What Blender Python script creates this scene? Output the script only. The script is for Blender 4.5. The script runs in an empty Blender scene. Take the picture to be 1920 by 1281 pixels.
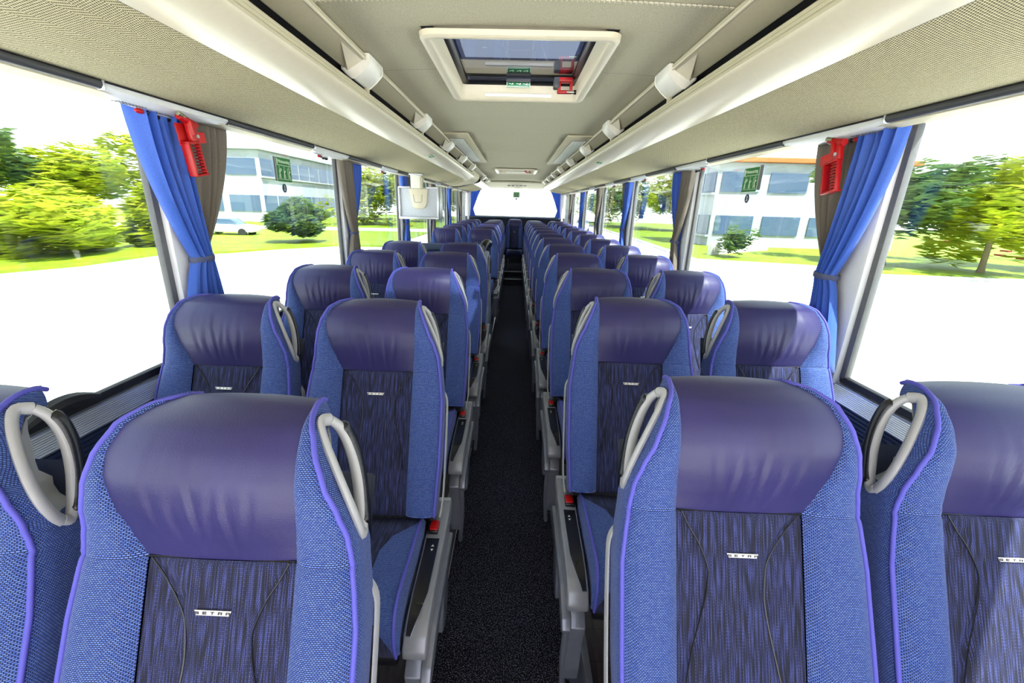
import bpy, bmesh, math, random
from mathutils import Vector, Matrix
random.seed(7)
sc = bpy.context.scene
COL = sc.collection

# ---------------------------------------------------------------- camera, sky, sun, exposure
cam_d = bpy.data.cameras.new('camera')
cam = bpy.data.objects.new('camera', cam_d)
COL.objects.link(cam)
_r = Vector((0.99924247, 0.02895668, 0.02599994))
_u = Vector((-0.03357837, 0.30380999, 0.95214074))
_f = Vector((-0.0196718, 0.9522925, -0.30455217))
cam.matrix_world = Matrix(((_r.x, _u.x, -_f.x, 0), (_r.y, _u.y, -_f.y, 0), (_r.z, _u.z, -_f.z, 1.7), (0, 0, 0, 1)))
cam_d.sensor_width = 36
cam_d.lens = 798.377 / 1920 * 36
cam_d.shift_x = (960 - 941.888) / 1920
cam_d.clip_start = 0.05
cam_d.clip_end = 1500
sc.camera = cam

sc.view_settings.view_transform = 'Standard'
sc.view_settings.look = 'None'
sc.view_settings.gamma = 1
sc.view_settings.use_curve_mapping = False
sc.view_settings.exposure = -0.12
SKY = 4.2
SUN = 30.0
w = bpy.data.worlds.new('sky'); sc.world = w; w.use_nodes = True
nt = w.node_tree; nt.nodes.clear()
out = nt.nodes.new('ShaderNodeOutputWorld'); bg = nt.nodes.new('ShaderNodeBackground')
tc = nt.nodes.new('ShaderNodeTexCoord'); sep = nt.nodes.new('ShaderNodeSeparateXYZ')
ramp = nt.nodes.new('ShaderNodeValToRGB')
ramp.color_ramp.elements[0].position = 0.0; ramp.color_ramp.elements[0].color = (0.95, 0.98, 1.0, 1)
ramp.color_ramp.elements[1].position = 0.75; ramp.color_ramp.elements[1].color = (0.40, 0.58, 0.86, 1)
e = ramp.color_ramp.elements.new(0.35); e.color = (0.85, 0.93, 1.0, 1)
noi = nt.nodes.new('ShaderNodeTexNoise'); noi.inputs['Scale'].default_value = 2.2; noi.inputs['Detail'].default_value = 6
cr = nt.nodes.new('ShaderNodeValToRGB'); cr.color_ramp.elements[0].position = 0.45; cr.color_ramp.elements[1].position = 0.62
mixc = nt.nodes.new('ShaderNodeMix'); mixc.data_type = 'RGBA'
nt.links.new(tc.outputs['Generated'], sep.inputs[0]); nt.links.new(sep.outputs['Z'], ramp.inputs['Fac'])
nt.links.new(tc.outputs['Generated'], noi.inputs['Vector']); nt.links.new(noi.outputs['Fac'], cr.inputs['Fac'])
nt.links.new(cr.outputs['Color'], mixc.inputs['Factor']); nt.links.new(ramp.outputs['Color'], mixc.inputs['A'])
mixc.inputs['B'].default_value = (1, 1, 1, 1)
nt.links.new(mixc.outputs['Result'], bg.inputs['Color']); bg.inputs['Strength'].default_value = SKY
nt.links.new(bg.outputs[0], out.inputs[0])

sd = bpy.data.lights.new('sun', 'SUN'); sd.energy = SUN; sd.angle = math.radians(0.7); sd.color = (1.0, 0.95, 0.86)
so = bpy.data.objects.new('sun', sd); COL.objects.link(so)
so.rotation_euler = Vector((-0.37, 0.40, -1.0)).to_track_quat('-Z', 'Y').to_euler()
sc.cycles.use_denoising = True
sc.cycles.max_bounces = 10
sc.cycles.diffuse_bounces = 6
sc.cycles.transparent_max_bounces = 24
sc.cycles.sample_clamp_indirect = 8

# ---------------------------------------------------------------- geometry helpers
def V(*a): return Vector(a)

class G:
    def __init__(s): s.v = []; s.f = []; s.uv = []
    def face(s, idx, uv=None):
        s.f.append(tuple(idx)); s.uv.append(uv or [(0, 0)] * len(idx))
    def add(s, vs, fs, uvs=None):
        o = len(s.v); s.v += [Vector(p) for p in vs]
        for k, f in enumerate(fs): s.face([o + i for i in f], uvs[k] if uvs else None)
        return s
    def grid(s, P, UV=None, closed=False, flip=False):
        o = len(s.v); n = len(P); m = len(P[0])
        for row in P: s.v += [Vector(p) for p in row]
        for i in range(n - 1):
            for j in range(m if closed else m - 1):
                k = (j + 1) % m
                q = [(i, j), (i, k), (i + 1, k), (i + 1, j)]
                if flip: q = q[::-1]
                s.face([o + a * m + b for a, b in q], [UV[a][b] for a, b in q] if UV else None)
        return s
    def box(s, c, d, bev=0, rot=None, seg=2):
        bm = bmesh.new(); bmesh.ops.create_cube(bm, size=1)
        for v in bm.verts: v.co = Vector((v.co.x * d[0], v.co.y * d[1], v.co.z * d[2]))
        if bev: bmesh.ops.bevel(bm, geom=bm.edges[:], offset=bev, segments=seg, profile=0.5, affect='EDGES')
        if rot is not None: bmesh.ops.transform(bm, matrix=rot.to_4x4(), verts=bm.verts)
        bm.verts.index_update()
        s.add([v.co + Vector(c) for v in bm.verts], [[v.index for v in f.verts] for f in bm.faces]); bm.free()
        return s
    def tube(s, path, r, n=8, caps=True, ell=None, closed=False, ref=None):
        path = [Vector(p) for p in path]; N = len(path)
        rr = r if isinstance(r, (list, tuple)) else [r] * N
        prev = None; rings = []
        for i, p in enumerate(path):
            if closed: t = path[(i + 1) % N] - path[i - 1]
            else: t = path[min(i + 1, N - 1)] - path[max(i - 1, 0)]
            t = t.normalized() if t.length > 1e-9 else Vector((0, 0, 1))
            if prev is None:
                a = Vector(ref) if ref is not None else (Vector((0, 0, 1)) if abs(t.z) < .9 else Vector((1, 0, 0)))
            else: a = prev
            a = (a - t * a.dot(t)).normalized(); prev = a
            b = t.cross(a)
            ea, eb = ell or (1, 1)
            rings.append([p + a * (math.cos(2 * math.pi * k / n) * rr[i] * ea) + b * (math.sin(2 * math.pi * k / n) * rr[i] * eb) for k in range(n)])
        if closed: rings.append(rings[0])
        o = len(s.v); s.grid(rings, closed=True, flip=True)
        if caps and not closed:
            s.face([o + k for k in range(n)]); s.face([o + (N - 1) * n + k for k in range(n)][::-1])
        return s
    def prism(s, poly, a, b, ax='x', bev=0):
        # poly: 2D points (in the two remaining axes, in order), extruded from a to b
        def P(q, t): return {'x': (t, q[0], q[1]), 'y': (q[0], t, q[1]), 'z': (q[0], q[1], t)}[ax]
        n = len(poly)
        bm = bmesh.new()
        A = [bm.verts.new(P(q, a)) for q in poly]; B = [bm.verts.new(P(q, b)) for q in poly]
        bm.faces.new(A); bm.faces.new(B[::-1])
        for i in range(n): bm.faces.new((A[i], B[i], B[(i + 1) % n], A[(i + 1) % n]))
        bmesh.ops.recalc_face_normals(bm, faces=bm.faces)
        if bev: bmesh.ops.bevel(bm, geom=bm.edges[:], offset=bev, segments=2, profile=.5, affect='EDGES')
        bmesh.ops.triangulate(bm, faces=[f for f in bm.faces if len(f.verts) > 4])
        bm.verts.index_update()
        s.add([v.co.copy() for v in bm.verts], [[v.index for v in f.verts] for f in bm.faces]); bm.free()
        return s
    def ball(s, c, r, n=10, m=7):
        rings = []
        for i in range(m + 1):
            a = math.pi * i / m
            rings.append([Vector(c) + Vector((r[0] * math.sin(a) * math.cos(2 * math.pi * k / n), r[1] * math.sin(a) * math.sin(2 * math.pi * k / n), r[2] * math.cos(a))) for k in range(n)])
        return s.grid(rings, closed=True, flip=True)
    def cyl(s, a, b, r, n=16, r2=None): return s.tube([a, b], [r, r if r2 is None else r2], n=n)
    def rot(s, M, c=(0, 0, 0)):
        c = Vector(c); s.v = [M @ (p - c) + c for p in s.v]; return s
    def move(s, d):
        d = Vector(d); s.v = [p + d for p in s.v]; return s
    def mirror(s):
        s.v = [Vector((-p.x, p.y, p.z)) for p in s.v]
        s.f = [f[::-1] for f in s.f]; s.uv = [u[::-1] for u in s.uv]; return s
    def merge(s, g):
        o = len(s.v); s.v += g.v
        for f, u in zip(g.f, g.uv): s.face([o + i for i in f], u)
        return s
    def mesh(s, name, mat, smooth=40):
        me = bpy.data.meshes.new(name); me.from_pydata([tuple(p) for p in s.v], [], s.f)
        ul = me.uv_layers.new(name='UVMap'); k = 0
        flat = []
        for u in s.uv:
            for q in u: flat += [q[0], q[1]]
        ul.data.foreach_set('uv', flat)
        if mat: me.materials.append(mat)
        if smooth:
            me.polygons.foreach_set('use_smooth', [True] * len(me.polygons))
            me.set_sharp_from_angle(angle=math.radians(smooth))
        me.update(); return me

def link(name, me, parent=None, loc=None):
    o = bpy.data.objects.new(name, me); COL.objects.link(o)
    if loc: o.location = loc
    if parent: o.parent = parent
    return o
def obj(name, g, mat, parent=None, smooth=40, **k):
    o = link(name, g.mesh(name, mat, smooth), parent)
    for a, b in k.items(): o[a] = b
    return o
def struct(name, g, mat, parent=None, smooth=40):
    o = obj(name, g, mat, parent, smooth)
    if not parent: o['kind'] = 'structure'
    return o
def tag(o, label, cat, group=None):
    o['label'] = label; o['category'] = cat
    if group: o['group'] = group
    return o
def thing(name, label, cat, loc=(0, 0, 0), group=None):
    o = bpy.data.objects.new(name, None); COL.objects.link(o); o.location = loc; o.empty_display_size = .1
    return tag(o, label, cat, group)
def snode(name):
    o = bpy.data.objects.new(name, None); COL.objects.link(o); o['kind'] = 'structure'; return o
def lerp(a, b, t): return a + (b - a) * t
def interp(tab, x):
    if x <= tab[0][0]: return tab[0][1]
    for (a, p), (b, q) in zip(tab, tab[1:]):
        if x <= b:
            t = (x - a) / (b - a); t = t * t * (3 - 2 * t) * .35 + t * .65
            return p + (q - p) * t
    return tab[-1][1]
def smoothpath(pts, n=5):
    pts = [Vector(p) for p in pts]; out = []
    for i in range(len(pts) - 1):
        p0 = pts[max(i - 1, 0)]; p1 = pts[i]; p2 = pts[i + 1]; p3 = pts[min(i + 2, len(pts) - 1)]
        for k in range(n):
            t = k / n
            out.append(0.5 * ((2 * p1) + (p2 - p0) * t + (2 * p0 - 5 * p1 + 4 * p2 - p3) * t * t + (3 * p1 - p0 - 3 * p2 + p3) * t ** 3))
    out.append(pts[-1]); return out
def text_g(txt, size, depth=0.0005, align='CENTER'):
    c = bpy.data.curves.new('t', 'FONT'); c.body = txt; c.size = size; c.extrude = depth; c.align_x = align; c.resolution_u = 2
    o = bpy.data.objects.new('t', c); me = o.to_mesh()
    g = G().add([v.co.copy() for v in me.vertices], [list(p.vertices) for p in me.polygons])
    o.to_mesh_clear(); bpy.data.objects.remove(o); bpy.data.curves.remove(c)
    return g
BL = {'S': [(0, .48, 1, .62), (0, .24, 1, .38), (0, 0, 1, .14), (0, .3, .22, .6), (.78, .02, 1, .3)],
      'E': [(0, 0, .24, .62), (.2, .48, 1, .62), (.2, .24, .9, .38), (.2, 0, 1, .14)],
      'T': [(0, .48, 1, .62), (.38, 0, .62, .5)],
      'R': [(0, 0, .24, .62), (.2, .48, 1, .62), (.2, .22, 1, .34), (.78, .3, 1, .5), (.68, 0, .92, .24)],
      'A': [(0, 0, .24, .55), (.1, .48, .9, .62), (.76, 0, 1, .55), (.2, .2, .8, .32)]}
def blocky(word, h, gap=.55, depth=.0006):
    g = G(); u = h / .62; x = 0
    for ch in word:
        for a, b, c, d in BL[ch]: g.box(((x + (a + c) / 2) * u, (b + d) / 2 * u - h / 2, 0), ((c - a) * u, (d - b) * u, depth))
        x += 1 + gap
    g.move((-(x - gap) * u / 2, 0, 0)); return g
def frame(g, o, X, Y, Z):
    X = Vector(X).normalized(); Y = Vector(Y).normalized(); Z = Vector(Z).normalized()
    g.v = [Vector(o) + X * p.x + Y * p.y + Z * p.z for p in g.v]; return g

# ---------------------------------------------------------------- materials
def srgb(r, g, b):
    f = lambda c: (c / 255 / 12.92) if c / 255 <= .04045 else ((c / 255 + .055) / 1.055) ** 2.4
    return (f(r), f(g), f(b), 1)
def base(name, col, rough=.5, metal=0, spec=.5):
    m = bpy.data.materials.new(name); m.use_nodes = True
    b = m.node_tree.nodes['Principled BSDF']
    b.inputs['Base Color'].default_value = srgb(*col); b.inputs['Roughness'].default_value = rough
    b.inputs['Metallic'].default_value = metal; b.inputs['Specular IOR Level'].default_value = spec
    return m, m.node_tree, b
def coords(t, kind='Object', scale=(1, 1, 1)):
    c = t.nodes.new('ShaderNodeTexCoord'); mp = t.nodes.new('ShaderNodeMapping'); mp.inputs['Scale'].default_value = scale
    t.links.new(c.outputs[kind], mp.inputs['Vector']); return mp.outputs['Vector']
def noise(t, vec, scale, detail=3, rough=.5):
    n = t.nodes.new('ShaderNodeTexNoise'); n.inputs['Scale'].default_value = scale; n.inputs['Detail'].default_value = detail
    n.inputs['Roughness'].default_value = rough; t.links.new(vec, n.inputs['Vector']); return n.outputs['Fac']
def rampn(t, fac, a, ca, b, cb, mode='LINEAR'):
    r = t.nodes.new('ShaderNodeValToRGB'); r.color_ramp.interpolation = mode
    r.color_ramp.elements[0].position = a; r.color_ramp.elements[0].color = ca
    r.color_ramp.elements[1].position = b; r.color_ramp.elements[1].color = cb
    t.links.new(fac, r.inputs['Fac']); return r.outputs['Color']
def mixn(t, fac, a, b, mode='MIX'):
    m = t.nodes.new('ShaderNodeMix'); m.data_type = 'RGBA'; m.blend_type = mode
    for k, v in (('Factor', fac), ('A', a), ('B', b)):
        if hasattr(v, 'links'): t.links.new(v, m.inputs[k])
        else: m.inputs[k].default_value = v
    return m.outputs['Result']
def bumpn(t, b, h, strength=.3, dist=.002):
    n = t.nodes.new('ShaderNodeBump'); n.inputs['Strength'].default_value = strength; n.inputs['Distance'].default_value = dist
    t.links.new(h, n.inputs['Height']); t.links.new(n.outputs[0], b.inputs['Normal'])
def plain(name, col, rough=.5, metal=0, var=.06, bump=0, scale=60, spec=.5):
    m, t, b = base(name, col, rough, metal, spec)
    v = coords(t); n = noise(t, v, scale)
    c = srgb(*col); lo = tuple(x * (1 - var) for x in c[:3]) + (1,); hi = tuple(min(1, x * (1 + var)) for x in c[:3]) + (1,)
    t.links.new(rampn(t, n, .3, lo, .7, hi), b.inputs['Base Color'])
    if bump: bumpn(t, b, n, bump, .001)
    return m
def brick(t, vec, bw, rh, mort, c1, c2, cm, off=.5, smooth=.4):
    b = t.nodes.new('ShaderNodeTexBrick'); b.inputs['Scale'].default_value = 1; b.offset = off
    b.inputs['Brick Width'].default_value = bw; b.inputs['Row Height'].default_value = rh
    b.inputs['Mortar Size'].default_value = mort; b.inputs['Mortar Smooth'].default_value = smooth
    b.inputs['Color1'].default_value = c1; b.inputs['Color2'].default_value = c2; b.inputs['Mortar'].default_value = cm
    t.links.new(vec, b.inputs['Vector']); return b
# blue woven spacer fabric
def mat_weave():
    m, t, b = base('blue_mesh_fabric', (60, 90, 180), .75, spec=.35)
    v = coords(t, 'UV', (1000, 1000, 1000))
    br = brick(t, v, 4.9, 2.8, .80, srgb(106, 138, 216), srgb(74, 106, 198), srgb(6, 12, 60))
    t.links.new(br.outputs['Color'], b.inputs['Base Color'])
    inv = t.nodes.new('ShaderNodeMath'); inv.operation = 'SUBTRACT'; inv.inputs[0].default_value = 1
    t.links.new(br.outputs['Fac'], inv.inputs[1]); bumpn(t, b, inv.outputs[0], .5, .0012)
    b.inputs['Sheen Weight'].default_value = .12
    return m
def mat_stripe():
    m, t, b = base('striped_velour', (20, 20, 45), .8, spec=.25)
    v = coords(t, 'UV', (1000, 1000, 1000))
    nz = noise(t, coords(t, 'UV', (560, 12, 1)), 1, 1)
    lines = rampn(t, nz, .46, srgb(18, 20, 38), .60, srgb(78, 88, 158))
    nz2 = noise(t, coords(t, 'UV', (90, 25, 1)), 1, 2)
    dk = rampn(t, nz2, .38, (.55, .55, .6, 1), .6, (1, 1, 1, 1))
    br = brick(t, v, 2.6, 3.0, .55, (1, 1, 1, 1), (.8, .8, .8, 1), (.12, .12, .16, 1), off=.5)
    c = mixn(t, 1.0, lines, br.outputs['Color'], 'MULTIPLY'); c = mixn(t, 1.0, c, dk, 'MULTIPLY')
    c = mixn(t, .04, c, srgb(120, 120, 170))
    t.links.new(c, b.inputs['Base Color']); b.inputs['Sheen Weight'].default_value = .1
    bumpn(t, b, nz, .4, .001)
    return m
def mat_leather():
    m, t, b = base('indigo_leather', (54, 48, 104), .40, spec=.4)
    v = coords(t, 'UV', (1, 1, 1))
    n = noise(t, v, 420, 3, .6); n2 = noise(t, v, 6, 2)
    t.links.new(rampn(t, n2, .3, srgb(42, 39, 86), .7, srgb(50, 46, 98)), b.inputs['Base Color'])
    w1 = noise(t, coords(t, 'UV', (26, 5, 1)), 1, 1)
    wr = rampn(t, w1, .42, (0, 0, 0, 1), .66, (1, 1, 1, 1))
    # creases gather in the lower middle of the pad
    c = t.nodes.new('ShaderNodeTexCoord'); s = t.nodes.new('ShaderNodeSeparateXYZ'); t.links.new(c.outputs['UV'], s.inputs[0])
    def rng(out, a, b_, c_, d_):
        q = t.nodes.new('ShaderNodeMapRange'); q.inputs[1].default_value = a; q.inputs[2].default_value = b_
        q.inputs[3].default_value = c_; q.inputs[4].default_value = d_; q.interpolation_type = 'SMOOTHSTEP'; t.links.new(out, q.inputs[0]); return q.outputs[0]
    def mul(a, b_):
        q = t.nodes.new('ShaderNodeMath'); q.operation = 'MULTIPLY'; t.links.new(a, q.inputs[0]); t.links.new(b_, q.inputs[1]); return q.outputs[0]
    mask = mul(mul(rng(s.outputs[0], .08, .17, 0, 1), rng(s.outputs[0], .40, .30, 0, 1)), mul(rng(s.outputs[1], .01, .07, 0, 1), rng(s.outputs[1], .23, .15, 0, 1)))
    h = mul(wr, mask)
    b1 = t.nodes.new('ShaderNodeBump'); b1.inputs['Strength'].default_value = .25; b1.inputs['Distance'].default_value = .003; t.links.new(h, b1.inputs['Height'])
    b2 = t.nodes.new('ShaderNodeBump'); b2.inputs['Strength'].default_value = .45; b2.inputs['Distance'].default_value = .0012
    t.links.new(n, b2.inputs['Height']); t.links.new(b1.outputs[0], b2.inputs['Normal']); t.links.new(b2.outputs[0], b.inputs['Normal'])
    return m
def mat_rackfabric():
    m, t, b = base('ribbed_roof_fabric', (160, 152, 125), .85, spec=.2)
    v = coords(t, 'UV', (1000, 1000, 1000))
    br = brick(t, v, 4.6, 6.6, 1.05, srgb(226, 218, 180), srgb(208, 200, 164), srgb(88, 80, 64), off=.5)
    t.links.new(br.outputs['Color'], b.inputs['Base Color'])
    return m
def mat_ceiling():
    m, t, b = base('roof_lining', (180, 176, 154), .9, spec=.2)
    v = coords(t, 'Object', (60, 400, 60)); n = noise(t, v, 3, 3)
    n2 = noise(t, coords(t), 260, 2)
    c = rampn(t, n, .3, srgb(168, 162, 138), .7, srgb(188, 183, 160))
    t.links.new(mixn(t, .25, c, rampn(t, n2, .35, srgb(140, 134, 112), .65, srgb(208, 203, 184))), b.inputs['Base Color'])
    bumpn(t, b, n2, .2, .0008)
    return m
def mat_carpet():
    m, t, b = base('black_carpet', (14, 14, 16), .95, spec=.15)
    v = coords(t)
    n = noise(t, v, 230, 1, .7); n2 = noise(t, v, 6, 2)
    c = rampn(t, n, .56, srgb(12, 12, 15), .66, srgb(150, 150, 180))
    t.links.new(mixn(t, .15, c, rampn(t, n2, .3, srgb(8, 8, 10), .7, srgb(34, 34, 40))), b.inputs['Base Color'])
    bumpn(t, b, n, .6, .004)
    return m
def mat_wood():
    m, t, b = base('dark_wood_vinyl', (48, 40, 44), .45)
    v = coords(t, 'Object', (14, 1.6, 1)); n = noise(t, v, 4, 6, .65)
    c = rampn(t, n, .3, srgb(24, 20, 24), .72, srgb(82, 70, 74))
    br = brick(t, coords(t, 'Object', (1, 1, 1)), 1.2, .12, .002, (1, 1, 1, 1), (.8, .8, .8, 1), (.3, .3, .3, 1))
    br2 = coords(t, 'Object', (1, 1, 1))
    t.links.new(mixn(t, 1, c, br.outputs['Color'], 'MULTIPLY'), b.inputs['Base Color'])
    return m
def mat_carbon():
    m, t, b = base('carbon_look_black', (14, 14, 18), .3, spec=.4)
    ch = t.nodes.new('ShaderNodeTexChecker'); ch.inputs['Scale'].default_value = 420
    ch.inputs['Color1'].default_value = srgb(8, 8, 12); ch.inputs['Color2'].default_value = srgb(30, 30, 40)
    t.links.new(coords(t), ch.inputs['Vector']); t.links.new(ch.outputs['Color'], b.inputs['Base Color'])
    b.inputs['Coat Weight'].default_value = .15; return m
def mat_glass(name, tint, gloss=1.0, ior=1.5):
    m = bpy.data.materials.new(name); m.use_nodes = True; t = m.node_tree; t.nodes.clear()
    o = t.nodes.new('ShaderNodeOutputMaterial'); tr = t.nodes.new('ShaderNodeBsdfTransparent'); gl = t.nodes.new('ShaderNodeBsdfGlossy')
    tr.inputs[0].default_value = tint + (1,); gl.inputs['Roughness'].default_value = .01; gl.inputs['Color'].default_value = (gloss, gloss, gloss, 1)
    fr = t.nodes.new('ShaderNodeLayerWeight'); fr.inputs['Blend'].default_value = .5
    pw = t.nodes.new('ShaderNodeMath'); pw.operation = 'POWER'; pw.inputs[1].default_value = 4.0; t.links.new(fr.outputs['Facing'], pw.inputs[0])
    mr = t.nodes.new('ShaderNodeMapRange'); mr.inputs[3].default_value = (ior - 1) ** 2 / (ior + 1) ** 2; mr.inputs[4].default_value = .9; t.links.new(pw.outputs[0], mr.inputs[0])
    mx = t.nodes.new('ShaderNodeMixShader'); t.links.new(mr.outputs[0], mx.inputs[0]); t.links.new(tr.outputs[0], mx.inputs[1]); t.links.new(gl.outputs[0], mx.inputs[2])
    t.links.new(mx.outputs[0], o.inputs[0]); return m
def mat_curtain(name, col):
    m, t, b = base(name, col, .55, spec=.4)
    n = noise(t, coords(t, 'Object', (1, 1, .3)), 400, 2)
    c = srgb(*col)
    t.links.new(rampn(t, n, .3, tuple(x * .9 for x in c[:3]) + (1,), .7, tuple(min(1, x * 1.1) for x in c[:3]) + (1,)), b.inputs['Base Color'])
    b.inputs['Sheen Weight'].default_value = .25
    tl = t.nodes.new('ShaderNodeBsdfTranslucent'); tl.inputs['Color'].default_value = c
    mx = t.nodes.new('ShaderNodeMixShader'); mx.inputs[0].default_value = .2
    o = t.nodes['Material Output']; t.links.new(b.outputs[0], mx.inputs[1]); t.links.new(tl.outputs[0], mx.inputs[2]); t.links.new(mx.outputs[0], o.inputs[0])
    return m
def mat_leaf(name, a, b_, tr=.45):
    m, t, b = base(name, a, .6, spec=.3)
    n = noise(t, coords(t), 1.3, 3)
    c = rampn(t, n, .35, srgb(*a), .65, srgb(*b_)); t.links.new(c, b.inputs['Base Color'])
    tl = t.nodes.new('ShaderNodeBsdfTranslucent'); t.links.new(c, tl.inputs['Color'])
    mx = t.nodes.new('ShaderNodeMixShader'); mx.inputs[0].default_value = tr
    o = t.nodes['Material Output']; t.links.new(b.outputs[0], mx.inputs[1]); t.links.new(tl.outputs[0], mx.inputs[2]); t.links.new(mx.outputs[0], o.inputs[0])
    return m

WEAVE = mat_weave(); STRIPE = mat_stripe(); LEATHER = mat_leather(); RACKFAB = mat_rackfabric(); CEIL = mat_ceiling()
CARPET = mat_carpet(); WOOD = mat_wood(); CARBON = mat_carbon()
PIPING = plain('periwinkle_piping', (84, 82, 182), .7, bump=.3, scale=900)
GREY = plain('grey_plastic', (172, 172, 176), .38, var=.03)
GREYMET = plain('grey_metal_paint', (120, 122, 136), .32, .35, var=.03)
CONSOLE = plain('console_grey', (136, 137, 146), .34, .2, var=.03)
SHELL = plain('seat_shell_grey', (74, 78, 96), .6)
BLACK = plain('black_plastic', (16, 16, 20), .3)
RUBBER = plain('black_rubber', (34, 34, 38), .6)
GASK = plain('window_gasket_grey', (98, 99, 102), .5)
TRIM = plain('dark_trim', (66, 67, 71), .45)
RED = plain('red_plastic', (178, 14, 18), .35, var=.05)
CREAM = plain('cream_plastic', (218, 209, 186), .28, var=.02)
CREAMD = plain('cream_matt_plastic', (190, 182, 156), .5, var=.03)
WHITE = plain('white_plastic', (236, 234, 226), .35, var=.02)
PSUM = plain('service_panel_white', (232, 234, 236), .2, var=.02)
SILVER = plain('ribbed_silver', (178, 186, 205), .28, .55, var=.03)
NAVYRIB = plain('ribbed_navy', (44, 54, 84), .4)
WALLFAB = plain('charcoal_wall_fabric', (66, 66, 76), .9, bump=.3, scale=500)
PILLAR = plain('pillar_grey', (226, 226, 230), .5, var=.02)
BADGE = plain('badge_silver', (222, 218, 214), .25, .2, var=.02)
LETTER = plain('letter_dark', (30, 30, 44), .5)
GREEN = plain('sign_green', (28, 122, 62), .4)
SIGNW = plain('sign_white', (228, 238, 220), .45)
NAVY = plain('navy_sticker', (34, 46, 96), .4)
STEEL = plain('steel', (190, 190, 160), .25, .9)
ROOFM = plain('roof_shell', (90, 90, 95), .6)
GLASS = mat_glass('window_glass', (.84, .89, .88))
HGLASS = mat_glass('tinted_hatch_glass', (.11, .125, .16), ior=1.65)
CBLUE = mat_curtain('blue_curtain', (62, 104, 205))
CGREY = mat_curtain('taupe_curtain', (128, 118, 108))
TIE = plain('curtain_tie_grey', (80, 86, 118), .7)
NAVYPAD = plain('navy_padding', (52, 66, 96), .55)
STAIRG = plain('stair_panel_grey', (120, 130, 155), .5)
ALU = plain('aluminium', (205, 208, 214), .3, .6)
SCREENB = plain('monitor_back', (196, 200, 210), .45)
ORANGE = plain('orange_plastic', (235, 95, 25), .4)
VENTBAR = plain('vent_bars', (244, 244, 236), .4)  # plain even white for the vent bars

# ---------------------------------------------------------------- the shell of the coach
Y0, Y1 = -1.5, 11.45
PF = 0.20                      # seat platform above the aisle floor
PY = [-0.10, 1.555, 3.22, 4.89, 6.56, 8.22, 9.89]   # window pillars (front edge)
HATCH = [(-.345, .335, 1.70, 2.64), (-.345, .335, 7.40, 8.25)]

fl = snode('floor')
obj('carpet', G().box((0.02, (Y0 + 9.5) / 2, -.02), (.56, 9.5 - Y0, .04)), CARPET, fl, 0)
for s in (-1, 1):
    if s < 0:
        for a, b in ((Y0, 4.42), (5.95, Y1)):
            obj('platform', G().box((-.795, (a + b) / 2, PF / 2), (.97, b - a, PF)), WOOD, fl, 0)
    else: obj('platform', G().box((.795, (Y0 + Y1) / 2, PF / 2), (.97, Y1 - Y0, PF)), WOOD, fl, 0)
for s in (-1, 1): obj('aisle_edge_trim', G().prism([(.262, 0), (.272, .06), (.276, .15), (.286, .205), (.310, .208), (.310, 0)], Y0, 9.5, 'y', .003) if s > 0 else G().prism([(.262, 0), (.272, .06), (.276, .15), (.286, .205), (.310, .208), (.310, 0)], Y0, 9.5, 'y', .003).mirror(), GREYMET, fl)
for y, z in ((9.5, .13), (9.82, .25)):
    e2 = 9.82 if y < 9.6 else Y1
    obj('step', G().box((0, (y + e2) / 2, z / 2), (.58, e2 - y + .02, z)), CARPET, fl, 0)
    obj('step_nosing', G().box((0, y + .005, z + .002), (.575, .03, .012), .003), ALU, fl)
# stair well treads behind the partition
obj('stairwell_floor', G().box((-.80, 5.2, -1.02), (1.06, 1.6, .04)), CARPET, fl, 0)
obj('stairwell_side', G().box((-.285, 5.2, -.43), (.02, 1.6, 1.22)), WALLFAB, fl, 0)
for y in (4.41, 5.96): obj('stairwell_end', G().box((-.80, y, -.43), (1.06, .02, 1.22)), WALLFAB, fl, 0)
for k in range(4):
    obj('stair_tread', G().box((-.45 - k * .24, 5.2, -.1 - k * .2), (.26, 1.45, .2)), CARPET, fl, 0)

def wall(s, nm):
    root = snode(nm)
    g = G().box((s * 1.280, (Y0 + Y1) / 2, .40), (.05, Y1 - Y0, 1.2))
    obj('wall_panel', g, WALLFAB, root, 0)
    # dark ribbed band and silver ribbed ledge profile
    P = [(1.255, .875), (1.247, .885)]
    z = .902
    for k in range(8): P += [(1.243, z), (1.243, z + .008), (1.249, z + .0085), (1.249, z + .012)]; z += .015
    P += [(1.243, 1.0225)]
    g = G().grid([[V(s * x, y, z) for x, z in P] for y in (Y0, Y1)], flip=s < 0)
    obj('ribbed_band', g, NAVYRIB, root, 0)
    P = [(1.241, 1.0225), (1.238, 1.027)]
    n = 9
    for k in range(n):
        t = k / n; x = lerp(1.238, 1.272, t); z = lerp(1.029, 1.072, t)
        P += [(x, z), (x + .003, z + .0035), (x + .0052, z + .0028)]
    P += [(1.274, 1.076), (1.29, 1.076)]
    obj('sill_profile', G().grid([[V(s * x, y, z) for x, z in P] for y in (Y0, Y1)], flip=s < 0), SILVER, root, 0)
    obj('wall_outer', G().box((s * 1.322, (Y0 + Y1) / 2, -.02), (.03, Y1 - Y0, 2.16)), ROOFM, root, 0)
    obj('upper_wall', G().box((s * 1.305, (Y0 + Y1) / 2, 2.23), (.05, Y1 - Y0, .42)), ROOFM, root, 0)
    # curtain rail trim under the rack
    g = G().grid([[V(s * x, y, z) for x, z in ((1.158, 1.997), (1.165, 1.974), (1.21, 1.967), (1.288, 1.985), (1.293, 2.06))] for y in (Y0, Y1)], flip=s < 0)
    obj('window_header', g, CREAMD, root)
    for y in PY + [Y1 - .28]:
        obj('pillar', G().box((s * 1.285, y + .085, 1.54), (.05, .13, .96), .012), PILLAR, root)
    return root
wall(-1, 'wall_left'); wall(1, 'wall_right')
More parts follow.
